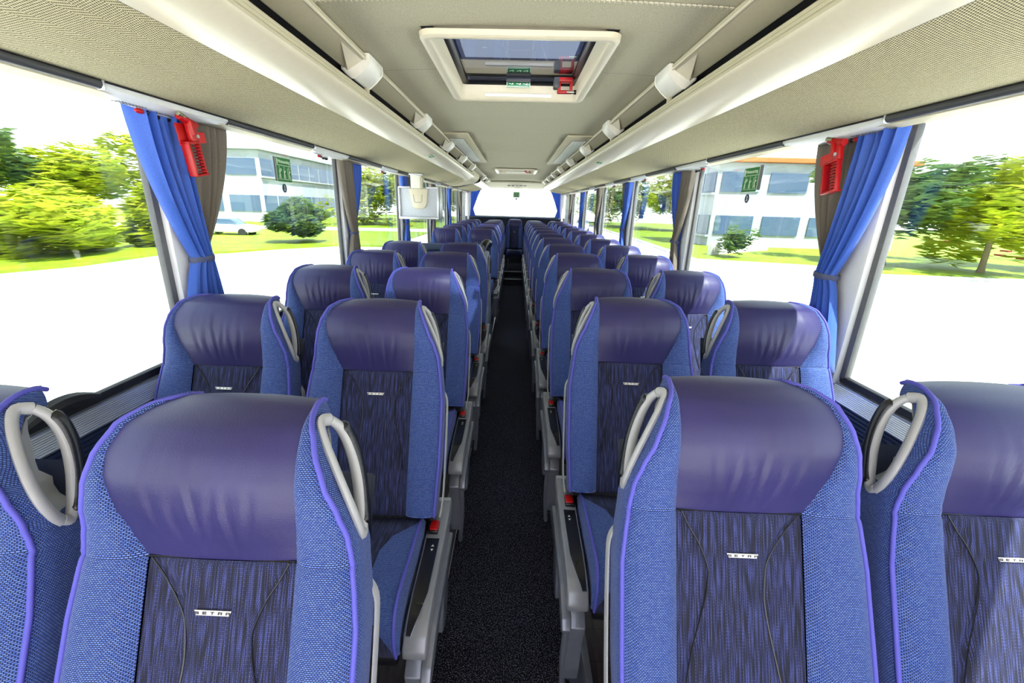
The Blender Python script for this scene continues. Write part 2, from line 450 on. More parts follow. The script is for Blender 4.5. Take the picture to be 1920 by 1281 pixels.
# small dark handle-shaped swelling on the left window's lower gasket
wn = 0
for s in (-1, 1):
    for i, y in enumerate(PY):
        a = y + .13; b = (PY + [Y1 - .28])[i + 1] + .02
        wn += 1
        root = snode('window_%d' % wn)
        obj('pane', G().box((s * 1.314, (a + b) / 2, 1.54), (.005, b - a + .1, .96)), GLASS, root, 0)
        for (yc, zc, dy, dz) in (((a + b) / 2, 1.091, b - a, .03), ((a + b) / 2, 2.0, b - a, .02), (a + .008, 1.54, .034, .90), (b - .008, 1.54, .034, .90)):
            obj('gasket', G().box((s * 1.297, yc, zc), (.028, dy, dz), .008), GASK if dz > .5 else RUBBER, root)
g = G()
path = [(-1.283, lerp(.963, 1.18, t), 1.097 + .026 * math.sin(math.pi * t)) for t in [k / 10 for k in range(11)]]
g.tube(path, [.012 + .012 * math.sin(math.pi * k / 10) for k in range(11)])
tag(obj('window_catch', g, RUBBER), 'dark rubber swelling on the left front window sill gasket', 'catch')

# roof shell with openings, ceiling lining
g = G()
ys = [Y0, HATCH[0][2], HATCH[0][3], HATCH[1][2], HATCH[1][3], Y1 + .1]
for i in range(5):
    a, b = ys[i], ys[i + 1]
    if i in (1, 3):
        h = HATCH[0 if i == 1 else 1]
        for p, q in ((-1.33, h[0] + .05), (h[1] - .05, 1.33)): g.box(((p + q) / 2, (a + b) / 2, 2.43), (q - p, b - a, .05))
    else: g.box((0, (a + b) / 2, 2.43), (2.66, b - a, .05))
struct('roof', g, ROOFM, None, 0)['kind'] = 'structure'
ceil = snode('ceiling')
seams = [Y0, -.4, 1.485, 3.16, 3.86, 4.45, 5.14, 6.02, 7.0, 8.9, 10.0, 11.0]
def cz(x): return 2.262 + .016 * (1 - (x / .64) ** 2)
for i in range(len(seams) - 1):
    a, b = seams[i] + .003, seams[i + 1] - .003
    cuts = [h for h in HATCH if h[2] > a and h[3] < b]
    g = G()
    xs = [-.70, -.62, -.5, -.345, -.2, 0, .2, .335, .5, .62, .70]
    arch = .012 if 3 < i < 8 else .004
    yy = [lerp(a, b, k / 8) for k in range(9)]
    if cuts: yy = sorted(yy + [cuts[0][2], cuts[0][3]])
    yy = [y for y in yy if not (cuts and (cuts[0][2] - .06 < y < cuts[0][2] or cuts[0][3] < y < cuts[0][3] + .06)) or y in (a, b)]
    def Z(x, y):
        t = (y - a) / (b - a); return cz(x) + arch * math.sin(math.pi * min(1, max(0, t))) + .004 * (t < .001) 
    for m in range(len(yy) - 1):
        for n in range(len(xs) - 1):
            if cuts and xs[n] >= -.35 and xs[n + 1] <= .34 and yy[m] >= cuts[0][2] - .001 and yy[m + 1] <= cuts[0][3] + .001: continue
            g.add([V(xs[n], yy[m], Z(xs[n], yy[m])), V(xs[n + 1], yy[m], Z(xs[n + 1], yy[m])), V(xs[n + 1], yy[m + 1], Z(xs[n + 1], yy[m + 1])), V(xs[n], yy[m + 1], Z(xs[n], yy[m + 1]))], [(3, 2, 1, 0)])
    g.grid([[V(x, a, Z(x, a) + dz) for x in xs] for dz in (0, .012)])
    g.grid([[V(x, b, Z(x, b) + dz) for x in xs] for dz in (0, .012)])
    obj('ceiling_panel', g, CEIL, ceil, 20)
g = G()
for k in range(-40, 41):
    x = k * .0155
    g.box((x, 1.483, cz(x) - .003), (.009, .006, .002))
    g.box((x + .007, 1.489, cz(x) - .003), (.003, .012, .002))
for y_ in (2.19, 2.655):
    for s_ in (-1, 1): obj('lining_seam', G().grid([[V(s_ * lerp(.372, .61, k / 6), y_ + e_, cz(lerp(.372, .61, k / 6)) + .0035) for k in range(7)] for e_ in (-.0015, .0015)]), TRIM, ceil, 0)
o = obj('zigzag_stitching', g, CREAM, ceil, 0); o['kind'] = 'stuff'

# ---------------------------------------------------------------- roof hatches
def hatch(h, label, near):
    x0, x1, y0, y1 = h
    t = thing('roof_hatch', label, 'roof hatch', ((x0 + x1) / 2, (y0 + y1) / 2, 2.26))
    W, L = (x1 - x0) / 2, (y1 - y0) / 2
    def rr(w_, l_, r_, z_):
        out = []
        for cx_, cy_, a0 in ((w_ - r_, l_ - r_, 0), (-w_ + r_, l_ - r_, 90), (-w_ + r_, -l_ + r_, 180), (w_ - r_, -l_ + r_, 270)):
            for k in range(6):
                a = math.radians(a0 + k * 18); out.append(V(cx_ + r_ * math.cos(a), cy_ + r_ * math.sin(a), z_))
        return out
    rings = [rr(W + .012, L + .012, .05, .006), rr(W + .010, L + .010, .05, -.010), rr(W, L, .045, -.016), rr(W - .020, L - .022, .03, -.014), rr(W - .030, L - .032, .022, -.004),
             rr(W - .036, L - .036, .02, .035), rr(W - .044, L - .044, .02, .062)]
    obj('hatch_frame', G().grid(rings, closed=True, flip=False), CREAM, t)
    rings = [rr(W - .040, L - .040, .02, .055), rr(W - .052, L - .052, .02, .058), rr(W - .064, L - .064, .02, .072), rr(W - .060, L - .060, .02, .09), rr(W - .01, L - .01, .02, .09)]
    obj('hatch_gasket', G().grid(rings, closed=True), BLACK, t)
    obj('hatch_glass', G().add(rr(W - .02, L - .02, .02, .082), [tuple(range(24))]), HGLASS, t, 0)
    # green instruction plate at the far edge, with a grey pad behind
    y = L - .085
    gp = obj('instruction_plate', G().box((0.0, y, .050), (.125, .004, .034), .001, rot=Matrix.Rotation(math.radians(-25), 3, 'X')), GREEN, t)
    g = G()
    for a, b, c, d in ((-.06, .013, .06, .0155), (-.06, -.0155, .06, -.013), (-.062, -.0155, -.059, .0155), (.059, -.0155, .062, .0155), (-.056, -.010, .05, -.008)):
        g.box(((a + c) / 2, 0, (b + d) / 2), (c - a, .0008, d - b))
    for x in (-.04, 0, .035):
        g.box((x, 0, .003), (.022, .0008, .003), rot=Matrix.Rotation(.25, 3, 'Y')); g.box((x + .01, 0, .005), (.006, .0008, .006))
    g.rot(Matrix.Rotation(math.radians(-25), 3, 'X')); g.move((0, y - .0028, .049))
    obj('pictograms', g, SIGNW, gp, 0)
    obj('pad', G().box((0.0, y + .006, .068), (.128, .02, .016), .003), TRIM, t)
    obj('hatch_bar', G().box((0.0, L - .040, .008), (.36, .008, .016), .003), WHITE, t)
    return t
h1 = hatch(HATCH[0], 'large glass roof hatch in cream frame nearest the camera', True)
h2 = hatch(HATCH[1], 'small-looking far roof hatch near the rear of the ceiling', False)
def hatch_hammer(x, y, z, label):
    t = thing('hatch_hammer', label, 'emergency hammer', (x, y, z))
    obj('bracket', G().box((-.045, .0, .004), (.03, .05, .05), .006), TRIM, t)
    g = G().box((0, .004, .02), (.075, .05, .02), .005).box((-.03, 0, -.012), (.016, .03, .055), .004).box((.032, 0, -.008), (.014, .03, .05), .004).box((0, 0, -.034), (.078, .03, .014), .005)
    obj('hammer_body', g, RED, t)
    obj('hammer_tip', G().cyl((.01, -.012, -.036), (.052, -.012, -.036), .007, 10), STEEL, t)
    obj('tip_cap', G().cyl((.046, -.012, -.036), (.058, -.012, -.036), .011, 10), BLACK, t)
hatch_hammer(.235, 2.50, 2.30, 'red emergency hammer in the corner of the near roof hatch')
hatch_hammer(.20, 8.12, 2.30, 'tiny red emergency hammer in the far roof hatch')

# ---------------------------------------------------------------- ceiling vents
for s, lab in ((-1, 'left'), (1, 'right')):
    t = thing('ceiling_vent', 'long slotted cream air vent on the %s side of the ceiling' % lab, 'vent', (s * .515, 5.07, 2.262), 'ceiling vents')
    g = G().prism([(-.105, -1.22), (.105, -1.22), (.105, 1.22), (-.105, 1.22)], -.014, .004, 'z', .006)
    obj('vent_frame', g, CREAMD, t)
    obj('vent_slot_bed', G().box((s * .02, 0, -.0145), (.125, 2.0, .003)), BLACK, t)
    for k in range(8):
        obj('vent_bar', G().box((s * .02 - .053 + k * .0152, 0, -.018), (.0075, 2.0, .005), .001), VENTBAR, t)

# ---------------------------------------------------------------- luggage racks
PROF = [(1.15, 2.000), (1.10, 1.9985), (1.02, 2.008), (.94, 2.024), (.86, 2.045), (.80, 2.066)]
FACE = [(.797, 2.0655), (.76, 2.066), (.72, 2.073), (.685, 2.086), (.662, 2.098), (.654, 2.106), (.650, 2.114)]
LIP = [(.650, 2.114), (.648, 2.122), (.652, 2.128), (.650, 2.136), (.654, 2.140), (.652, 2.148), (.657, 2.153), (.668, 2.158), (.69, 2.158)]
def sweep(prof, s, ya, yb, n=2, cap=False, sh=None):
    ys = [lerp(ya, yb, k / (n - 1)) for k in range(n)]
    L = [0]
    for (a, b), (c, d) in zip(prof, prof[1:]): L.append(L[-1] + math.hypot(a - c, b - d))
    def off(x, z, y):
        dy = sh(x, y) if sh else 0
        return V(s * x, y + dy, z)
    P = [[off(x, z, y) for x, z in prof] for y in ys]
    UV = [[(L[j], y) for j in range(len(prof))] for y in ys]
    return G().grid(P, UV, flip=s < 0)
def rack(s, ya, yb, label, dz=0, slant=0, bracket_ys=()):
    t = thing('luggage_rack', label, 'luggage rack', (0, 0, dz))
    sh = (lambda x, y: slant * max(0, (x - .65) / .5) ** 1.3 if y > (ya + yb) / 2 else 0) if slant else None
    n = 2
    obj('fabric_underside', sweep(PROF, s, ya, yb, n, sh=sh), RACKFAB, t)
    obj('cream_fascia', sweep(FACE, s, ya, yb, n, sh=sh), CREAM, t)
    obj('grooved_lip', sweep(LIP, s, ya, yb, n, sh=sh), CREAMD, t, 20)
    body = [(.69, 2.158), (.70, 2.12), (.85, 2.085), (1.22, 2.06)]
    obj('rack_floor', sweep(body, s, ya, yb, n, sh=sh), TRIM, t, 0)  # dark colour deepens the shade seen in the slit above the lip
    back = [(1.16, 2.000), (1.23, 2.05), (1.24, 2.26)]
    obj('rack_back', sweep(back, s, ya, yb, n, sh=sh), CREAMD, t, 0)
    duct = [(.712, 2.216), (.708, 2.211), (.700, 2.211), (.636, 2.236), (.624, 2.2385), (.614, 2.244), (.612, 2.254), (.62, 2.262)]
    obj('handrail_duct', sweep(duct, s, ya, yb + (slant * .1 if slant else 0), 2), CREAMD, t, 30)
    obj('handrail_edge', G().tube([V(s * .617, ya, 2.242), V(s * .617, yb, 2.242)], .0055, 8), CREAM, t)
    back2 = [(.712, 2.216), (.9, 2.23), (1.24, 2.262)]
    obj('duct_top', sweep(back2, s, ya, yb, 2), TRIM, t, 0)  # coloured dark as well, so the slit reads as shade
    if slant or dz:
        cap = [(1.15, 2.0), (1.02, 2.008), (.86, 2.045), (.76, 2.066), (.685, 2.086), (.65, 2.114), (.652, 2.158), (.69, 2.158), (.69, 2.25), (1.23, 2.25), (1.23, 2.05)]
        g = G(); yE = yb
        vs = [V(s * x, yE + (sh(x, yE) if sh else 0) + .004, z) for x, z in cap]
        cen = V(s * .95, yE + (sh(.95, yE) if sh else 0) + .004, 2.13)
        g.add(vs + [cen], [((i, (i + 1) % len(cap), len(cap)) if s > 0 else ((i + 1) % len(cap), i, len(cap))) for i in range(len(cap))])
        obj('end_cap', g, CREAM, t)
    for y in bracket_ys:
        b = obj('rail_bracket', G().grid([[V(s * (x + (0.006 if abs(k) > .9 else 0)), y + k * .09, z) for x, z in
              ((.60, 2.262), (.598, 2.240), (.604, 2.222), (.63, 2.196), (.662, 2.172), (.676, 2.172), (.688, 2.182), (.71, 2.205), (.71, 2.262))] for k in (-1, -.85, .85, 1)], flip=s < 0), WHITE, t, 50)
        ring = [(.60, 2.262), (.598, 2.240), (.604, 2.222), (.63, 2.196), (.662, 2.172), (.676, 2.172), (.688, 2.182), (.71, 2.205), (.71, 2.262)]
        for k in (-1, 1):
            g = G().add([V(s * x, y + k * .09, z) for x, z in ring], [tuple(range(9)) if k * s > 0 else tuple(range(9))[::-1]])
            obj('bracket_side', g, WHITE, b, 0)
        obj('bracket_stem', G().box((s * .668, y + .07, 2.158), (.014, .035, .04), .003), CREAMD, b)
        # slanted web behind the rail, seen as a pale triangle
        obj('bracket_web', G().add([V(s * .628, y - .09, 2.236), V(s * .700, y - .09, 2.208), V(s * .632, y - .30, 2.234), V(s * .69, y - .09, 2.200)], [(0, 1, 2), (0, 2, 3), (1, 3, 2), (0, 3, 1)]), CREAM, b, 0)
    return t
BRL = [.88, 2.03, 3.20, 4.36, 5.52, 6.68]
BRR = [.92, 2.08, 3.28, 4.42, 5.58, 6.74, 7.9, 9.06, 10.2]
rack(-1, Y0, 7.0, 'long cream and ribbed-fabric luggage rack on the left, ending in a slanted tip', 0, 1.0, BRL)
rack(1, Y0, 11.0, 'unbroken cream and ribbed-fabric luggage rack along the right side', 0, 0, BRR)
rack(-1, 8.3, 11.0, 'shorter rear luggage rack on the left behind the gap', 0, 0, [9.06, 10.2])
# pale closed duct that bridges the left racks
g = sweep([(1.15, 2.004), (1.05, 2.012), (.92, 2.034), (.80, 2.064), (.74, 2.082), (.695, 2.115), (.674, 2.16), (.672, 2.214)], -1, 6.96, 8.32, 2)
g.box((-.93, 6.985, 2.16), (.5, .01, .17))
tag(obj('duct_cover', g, CREAMD), 'smooth beige duct cover bridging the two left luggage racks', 'duct cover')
g = sweep([(.712, 2.212), (.700, 2.211), (.636, 2.236), (.614, 2.244), (.612, 2.254), (.62, 2.262)], -1, 7.0, 8.3, 2)
g.tube([V(-.617, 7.0, 2.242), V(-.617, 8.3, 2.242)], .0055, 8)
tag(obj('handrail', g, CREAMD), 'short handrail strip in front of the beige duct cover', 'handrail')

# dark trim strip, service panels under the racks
def psu(s, y, label):
    t = thing('service_panel', label, 'service panel', (s * 1.165, y, 1.985), 'reading light panels on the %s' % ('left' if s < 0 else 'right'))
    P = []
    for k in range(13):
        a = k / 12; yy = lerp(-.27, .27, a); b = math.sin(math.pi * a) ** .5
        P.append([V(s * x * (1 if x < 0 else b), yy, z) for x, z in ((-.012, .014), (-.014, .004 - .010 * b), (.01, -.008 - .012 * b), (.05, -.010 - .014 * b), (.095, -.002))])
    obj('panel_shell', G().grid(P, flip=s < 0), PSUM, t)
    g = G()
    for i in range(9):
        for j in range(3): g.box((s * (.012 + j * .009), -.2 + i * .012, -.0215), (.004, .006, .002))
    o = obj('speaker_holes', g, GREYMET, t, 0); o['kind'] = 'stuff'
    n1 = obj('air_nozzle', G().ball((s * .045, .02, -.034), (.010, .018, .008)).ball((s * .045, -.025, -.034), (.010, .014, .008)), BLACK, t)
    obj('nozzle_rim', G().tube([(s * .045 + .013 * math.cos(a), .0 + .042 * math.sin(a), -.027) for a in [k * math.pi / 8 for k in range(16)]], .003, 6, closed=True), ALU, n1)
    c1 = obj('call_button', G().ball((s * .04, -.095, -.029), (.008, .020, .008)), RED, t)
    obj('button_end', G().ball((s * .04, -.070, -.029), (.008, .010, .007)), BLACK, c1)
PSL = [1.575, 2.875, 4.16, 5.44, 6.72, 8.0, 9.28, 10.5]
PSR = [1.79, 3.09, 4.37, 5.65, 6.93, 8.21, 9.49, 10.7]
for s, L in ((-1, PSL), (1, PSR)):
    prev = Y0
    for i, y in enumerate(L):
        psu(s, y, '%s white reading light panel above the %s windows' % (['nearest', 'second nearest', 'third nearest', 'fourth nearest', 'fourth farthest', 'third farthest', 'second farthest', 'farthest'][i], 'left' if s < 0 else 'right'))
        a, b = prev, y - .27
        tr = obj('trim_1', G().tube([V(s * 1.157, a, 1.990), V(s * 1.157, b, 1.990)], .0135, 10), TRIM); tr['kind'] = 'structure'
        tr2 = obj('joint_cap', G().box((s * 1.157, b - .004, 1.990), (.03, .008, .03), .004), ALU, tr)
        prev = y + .27
    tr = obj('trim_1', G().tube([V(s * 1.157, prev, 1.990), V(s * 1.157, 11.0, 1.990)], .0135, 10), TRIM); tr['kind'] = 'structure'
    g = G().tube([V(s * 1.148, Y0, 1.998), V(s * 1.148, 11.0, 1.998)], .0035, 6)
    o = obj('trim_2', g, BLACK); o['kind'] = 'structure'

# small green exit stickers on the rack fascia
for s, y in ((-1, 3.83), (1, 4.0)):
    t = thing('exit_sticker', 'tiny green exit sticker on the %s luggage rack fascia' % ('left' if s < 0 else 'right'), 'sticker', (s * .712, y, 2.0735))
    nrm = Vector((-s * .26, 0, -1)).normalized()
    for nm, m, w_, h_, d in (('sticker_border', SIGNW, .15, .055, .0015), ('sticker_field', GREEN, .11, .04, .003)):
        g = G().box((0, 0, 0), (h_, w_, .0012)); g.rot(Matrix.Rotation(s * math.radians(14.5), 3, 'Y')); g.move(nrm * d)
        obj(nm, g, m, t, 0)
    g = G()
    for k in range(3): g.box((0, -.03 + k * .028, 0), (.016, .006, .001)).box((.005, -.022 + k * .028, 0), (.004, .016, .001))
    g.rot(Matrix.Rotation(s * math.radians(14.5), 3, 'Y')); g.move(nrm * .0045); obj('exit_pictogram', g, SIGNW, t, 0)

# ---------------------------------------------------------------- rear end
wb = snode('wall_back')
YB = 11.40
obj('rear_panel', G().box((0, YB + .03, .70), (2.55, .06, 1.44)), plain('rear_dark_panel', (38, 40, 52), .6), wb, 0)
obj('rear_shelf', G().box((0, YB - .06, 1.405), (2.35, .16, .04), .012), NAVYPAD, wb)
obj('rear_sill', G().box((0, YB + .01, 1.43), (2.3, .05, .03), .008), ALU, wb)
for s in (-1, 1): obj('rear_post', G().box((s * 1.19, YB + .02, 1.8), (.14, .08, .75), .02), PILLAR, wb)
P = []
for k in range(25):
    x = lerp(-1.15, 1.15, k / 24); q = 1 - (x / 1.2) ** 2
    P.append([V(x, 10.98, 2.27 + 0.0 * q), V(x, 10.96, 2.25), V(x, 10.99, 2.225), V(x, 11.03, 2.215), V(x, 11.20, 2.12 + .012 * q), V(x, 11.36, 2.095 + .012 * q), V(x, 11.42, 2.2), V(x, 11.45, 2.4)])
obj('rear_header', G().grid(P), CREAMD, wb)
# name in spaced letters on the header
for i, ch in enumerate('SETRA'):
    g = blocky(ch, .042, depth=.002)
    nrm = Vector((0, -.46, -.89)).normalized()
    frame(g, (-.19 + i * .098 + .02, 11.113, 2.1645), (1, 0, 0), (0, -.87, .49), nrm)
    # keep the letters upright for a viewer looking to the rear
    obj('header_letter', g, NAVY, wb, 0)
wr = snode('window_15')
obj('pane', G().box((0, YB + .03, 1.78), (2.2, .006, .70)), GLASS, wr, 0)
# white side linings with small emblem at the rear corners
for s in (-1, 1):
    t = snode('wall_back_side')
    obj('corner_lining', G().box((s * 1.262, 10.72, 1.53), (.05, .62, .94), .02), PILLAR, t)
    obj('lining_slot', G().box((s * 1.236, 10.62, 1.62), (.004, .04, .07), .001), GREYMET, t)
    obj('rear_quarter_post', G().box((s * 1.19, 11.28, 1.55), (.05, .05, .85), .01), PILLAR, t)

def escape_sign(o, X, Y_, Z, label, scale=1.0):
    """green plate with heading, three small figures, frame lines and a round emblem underneath"""
    t = thing('exit_sign', label, 'exit sign', o)
    W, H_ = .155 * scale, .125 * scale
    g = G().box((0, 0, 0), (W + .006, H_ + .006, .001)); frame(g, (0, 0, 0), X, Y_, Z); obj('sign_edge', g, SIGNW, t, 0)
    g = G().box((0, 0, .001), (W, H_, .001)); frame(g, (0, 0, 0), X, Y_, Z); fld = obj('sign_field', g, GREEN, t, 0)
    g = G()
    g.box((0, H_ * .18, .002), (W, H_ * .02, .001)); g.box((0, -H_ * .40, .002), (W * .94, H_ * .015, .001))
    tx = text_g('Notausstieg', H_ * .2); tx.move((.008, H_ * .28, .002)); g.merge(tx)
    g.box((-W * .43, H_ * .33, .002), (W * .05, H_ * .24, .001)); g.box((-W * .39, H_ * .36, .002), (W * .03, H_ * .06, .001))
    def fig(x, run=0, ham=0):
        y = -H_ * .12; k = H_
        g.ball((x, y + k * .13, .002), (k * .03, k * .03, .001), 8, 4)
        g.box((x, y, .002), (k * .055, k * .18, .001), rot=Matrix.Rotation(-.25 if run else .1, 3, 'Z'))
        g.box((x - k * .04, y - k * .17, .002), (k * .035, k * .17, .001), rot=Matrix.Rotation(-.6 if run else -.15, 3, 'Z'))
        g.box((x + k * .045, y - k * .17, .002), (k * .035, k * .17, .001), rot=Matrix.Rotation(.5 if run else .2, 3, 'Z'))
        g.box((x + k * .07, y + k * .05, .002), (k * .12, k * .03, .001), rot=Matrix.Rotation(.6, 3, 'Z'))
        if ham: g.box((x + k * .12, y + k * .12, .002), (k * .07, k * .10, .001), rot=Matrix.Rotation(.5, 3, 'Z'))
        tn = text_g(str(1 if ham else (3 if run else 2)), k * .12); tn.move((x, H_ * .06, .002)); g.merge(tn)
    fig(-W * .32, ham=1); fig(0); fig(W * .34, run=1)
    g.box((W * .24, -H_ * .1, .002), (.001, H_ * .36, .001)); g.box((W * .36, H_ * .07, .002), (W * .24, .001, .001))
    frame(g, (0, 0, 0), X, Y_, Z); obj('sign_print', g, SIGNW, fld, 0)
    return t
def round_sticker(o, X, Y_, Z, label):
    t = thing('round_sticker', label, 'sticker', o)
    g = G().cyl((0, 0, -.0005), (0, 0, .0005), .024, 24); frame(g, (0, 0, 0), X, Y_, Z); obj('disc', g, NAVY, t)
    g = G().ball((0, .012, .001), (.004, .004, .0006), 8, 4).box((0, 0, .001), (.004, .018, .0008)).box((.004, -.005, .001), (.010, .003, .0008)).box((0, -.012, .001), (.02, .003, .0008)).box((.004, .004, .001), (.012, .0025, .0008), rot=Matrix.Rotation(.7, 3, 'Z'))
    frame(g, (0, 0, 0), X, Y_, Z); obj('emblem', g, SIGNW, t, 0)
# left window: text reads left to right towards the rear; right window: reads towards the camera
escape_sign((-1.305, 2.533, 1.857), (0, 1, 0), (0, 0, 1), (1, 0, 0), 'green escape sign with three figures on the left side window')
tag(obj('sign_backing', G().box((-1.306, 2.447, 1.857), (.002, .03, .125)), GREYMET), 'grey strip beside the green sign on the left window', 'sign backing')
round_sticker((-1.305, 2.517, 1.760), (0, 1, 0), (0, 0, 1), (1, 0, 0), 'round navy sticker beneath the left window escape sign')
escape_sign((1.305, 2.574, 1.871), (0, -1, 0), (0, 0, 1), (-1, 0, 0), 'green escape sign with three figures on the right side window')
tag(obj('sign_backing', G().box((1.306, 2.478, 1.878), (.002, .036, .125)), GREYMET), 'grey strip beside the green sign on the right window', 'sign backing')
round_sticker((1.305, 2.574, 1.7725), (0, -1, 0), (0, 0, 1), (-1, 0, 0), 'round navy sticker beneath the right window escape sign')
escape_sign((.02, YB + .022, 1.965), (1, 0, 0), (0, 0, 1), (0, -1, 0), 'small green escape sign in the middle of the rear window')
round_sticker((.02, YB + .022, 1.865), (1, 0, 0), (0, 0, 1), (0, -1, 0), 'round navy sticker under the rear window sign')

# ---------------------------------------------------------------- seats
SN, CS = math.sin(math.radians(24)), math.cos(math.radians(24))
def F(s, t, d):                 # point on the reclined back: s across from the aisle piping, t up the back, d behind the front plane
    return V(s, t * SN + d * CS, .937 + t * CS - d * SN)
INN = [(-.485, -.010), (-.3, -.018), (-.1, -.018), (-.05, -.012), (0, -.005), (.05, .000), (.09, .013), (.13, .033), (.195, .059), (.24, .080), (.262, .087)]
OUT = [(-.485, .457), (-.3, .456), (-.1, .450), (-.03, .443), (.01, .437), (.06, .424), (.115, .414), (.165, .405), (.215, .391), (.243, .370), (.262, .336)]
DWT = [(0, 0), (.015, -.003), (.045, -.016), (.09, -.036), (.13, -.046), (.17, -.043), (.21, -.027), (.245, -.007), (.262, 0)]
def DW(t): return interp(DWT, t)
L1 = [(-.485, .086), (0, .088), (.09, .080), (.16, .082), (.20, .085), (.235, .088), (.262, .090)]
L2 = [(-.485, .331), (0, .333), (.04, .352), (.085, .370), (.14, .386), (.175, .388), (.21, .381), (.24, .360), (.262, .333)]
TR = .205; RR = .058           # where the top roll starts, its radius
DEP = .115
def rowpos(i, n=10):           # roll rows
    a = math.pi / 2 * i / n; return TR + RR * math.sin(a), RR * (1 - math.cos(a))
ROWS = [(-.485, .012), (-.478, .003), (-.46, 0), (-.42, 0), (-.36, 0), (-.32, 0), (-.28, 0), (-.24, 0), (-.20, 0), (-.16, 0), (-.13, 0), (-.10, 0), (-.07, 0), (-.045, 0), (-.02, 0), (-.008, 0), (-.0025, .0015), (0, .0025), (.0025, .0015), (.008, 0)] + [(.02 + .0148 * k, 0) for k in range(12)] + [rowpos(i) for i in range(11)]
def inn(t): return interp(INN, t)
def outr(t): return interp(OUT, t)
def shapes(kind):
    """front depth profile across a strip, u in 0..1; kind sets how full it is"""
    N = 9
    us = [k / (N - 1) for k in range(N)]
    if kind == 'bolster': return us, [-.024 * (1 - abs(2 * u - 1) ** 3) for u in us]
    if kind == 'leather': us = [k / 48 for k in range(49)]; return us, [-.018 * (1 - abs(2 * u - 1) ** 2.6) for u in us]
    us = [k / 16 for k in range(17)]; return us, [0 for u in us]
def strip(a, b, kind, rows, extra=None):
    us, ds = shapes(kind); P = []; UV = []
    for t, d0 in rows:
        sa, sb = a(t), b(t)
        k = min(1, max(0, (sb - sa) / .06)) * (1 - .4 * min(1, max(0, t / .05)) if kind == 'bolster' else 1); row = []; uv = []
        top = max(0, (t - TR) / RR) if t > TR else 0
        for u, d in zip(us, ds):
            s_ = lerp(sa, sb, u)
            dd = d * k * (1 - .75 * top)
            if kind == 'leather': dd *= min(1, .25 + max(0, t) / .07)
            if extra: dd += extra(s_, t, u)
            tt = t + (0.006 * (1 - abs(2 * u - 1) ** 2.2) * top)
            row.append(F(s_, tt, d0 + dd + DW(t))); uv.append((s_, t + d0))
        P.append(row); UV.append(uv)
    return G().grid(P, UV)
def crease(s_, t, u):
    # V shaped tucks of the centre panel
    def curve(tab, t_):
        return interp(sorted(tab), t_)
    l = curve([(-.485, .095), (-.30, .105), (-.24, .119), (-.161, .140), (-.102, .146), (-.05, .125), (0, .096)], t)
    r = curve([(-.485, .325), (-.33, .30), (-.26, .269), (-.156, .254), (-.077, .265), (-.03, .295), (0, .325)], t)
    d = -.006 if l < s_ < r else .0
    d += .006 * math.exp(-((s_ - l) / .006) ** 2) + .006 * math.exp(-((s_ - r) / .006) ** 2)
    return d + .004 - .010 * math.sin(math.pi * min(1, max(0, u))) * .5
FOLDS = [(.150, -.10, .020, .150, .0050, .0026), (.178, -.06, .015, .175, .0042, .0034), (.206, -.04, .030, .160, .0050, .0030), (.232, .02, .010, .180, .0045, .0036), (.262, .05, .025, .150, .0055, .0026), (.300, .12, .040, .150, .0060, .0018)]
def folds(s_, t, u):            # soft vertical creases pressed into the leather pad
    d = 0
    for c, sl, t0, t1, w_, dp in FOLDS:
        if t <= t0 or t >= t1: continue
        q = (t - t0) / (t1 - t0); m = math.sin(math.pi * q ** .7) ** 1.2
        x = s_ - c - sl * (t - .09) - .004 * math.sin(t * 40 + c * 90)
        d += dp * m * (math.exp(-(x / w_) ** 2) - .5 * math.exp(-((x - 2 * w_) / (1.3 * w_)) ** 2))
    return d
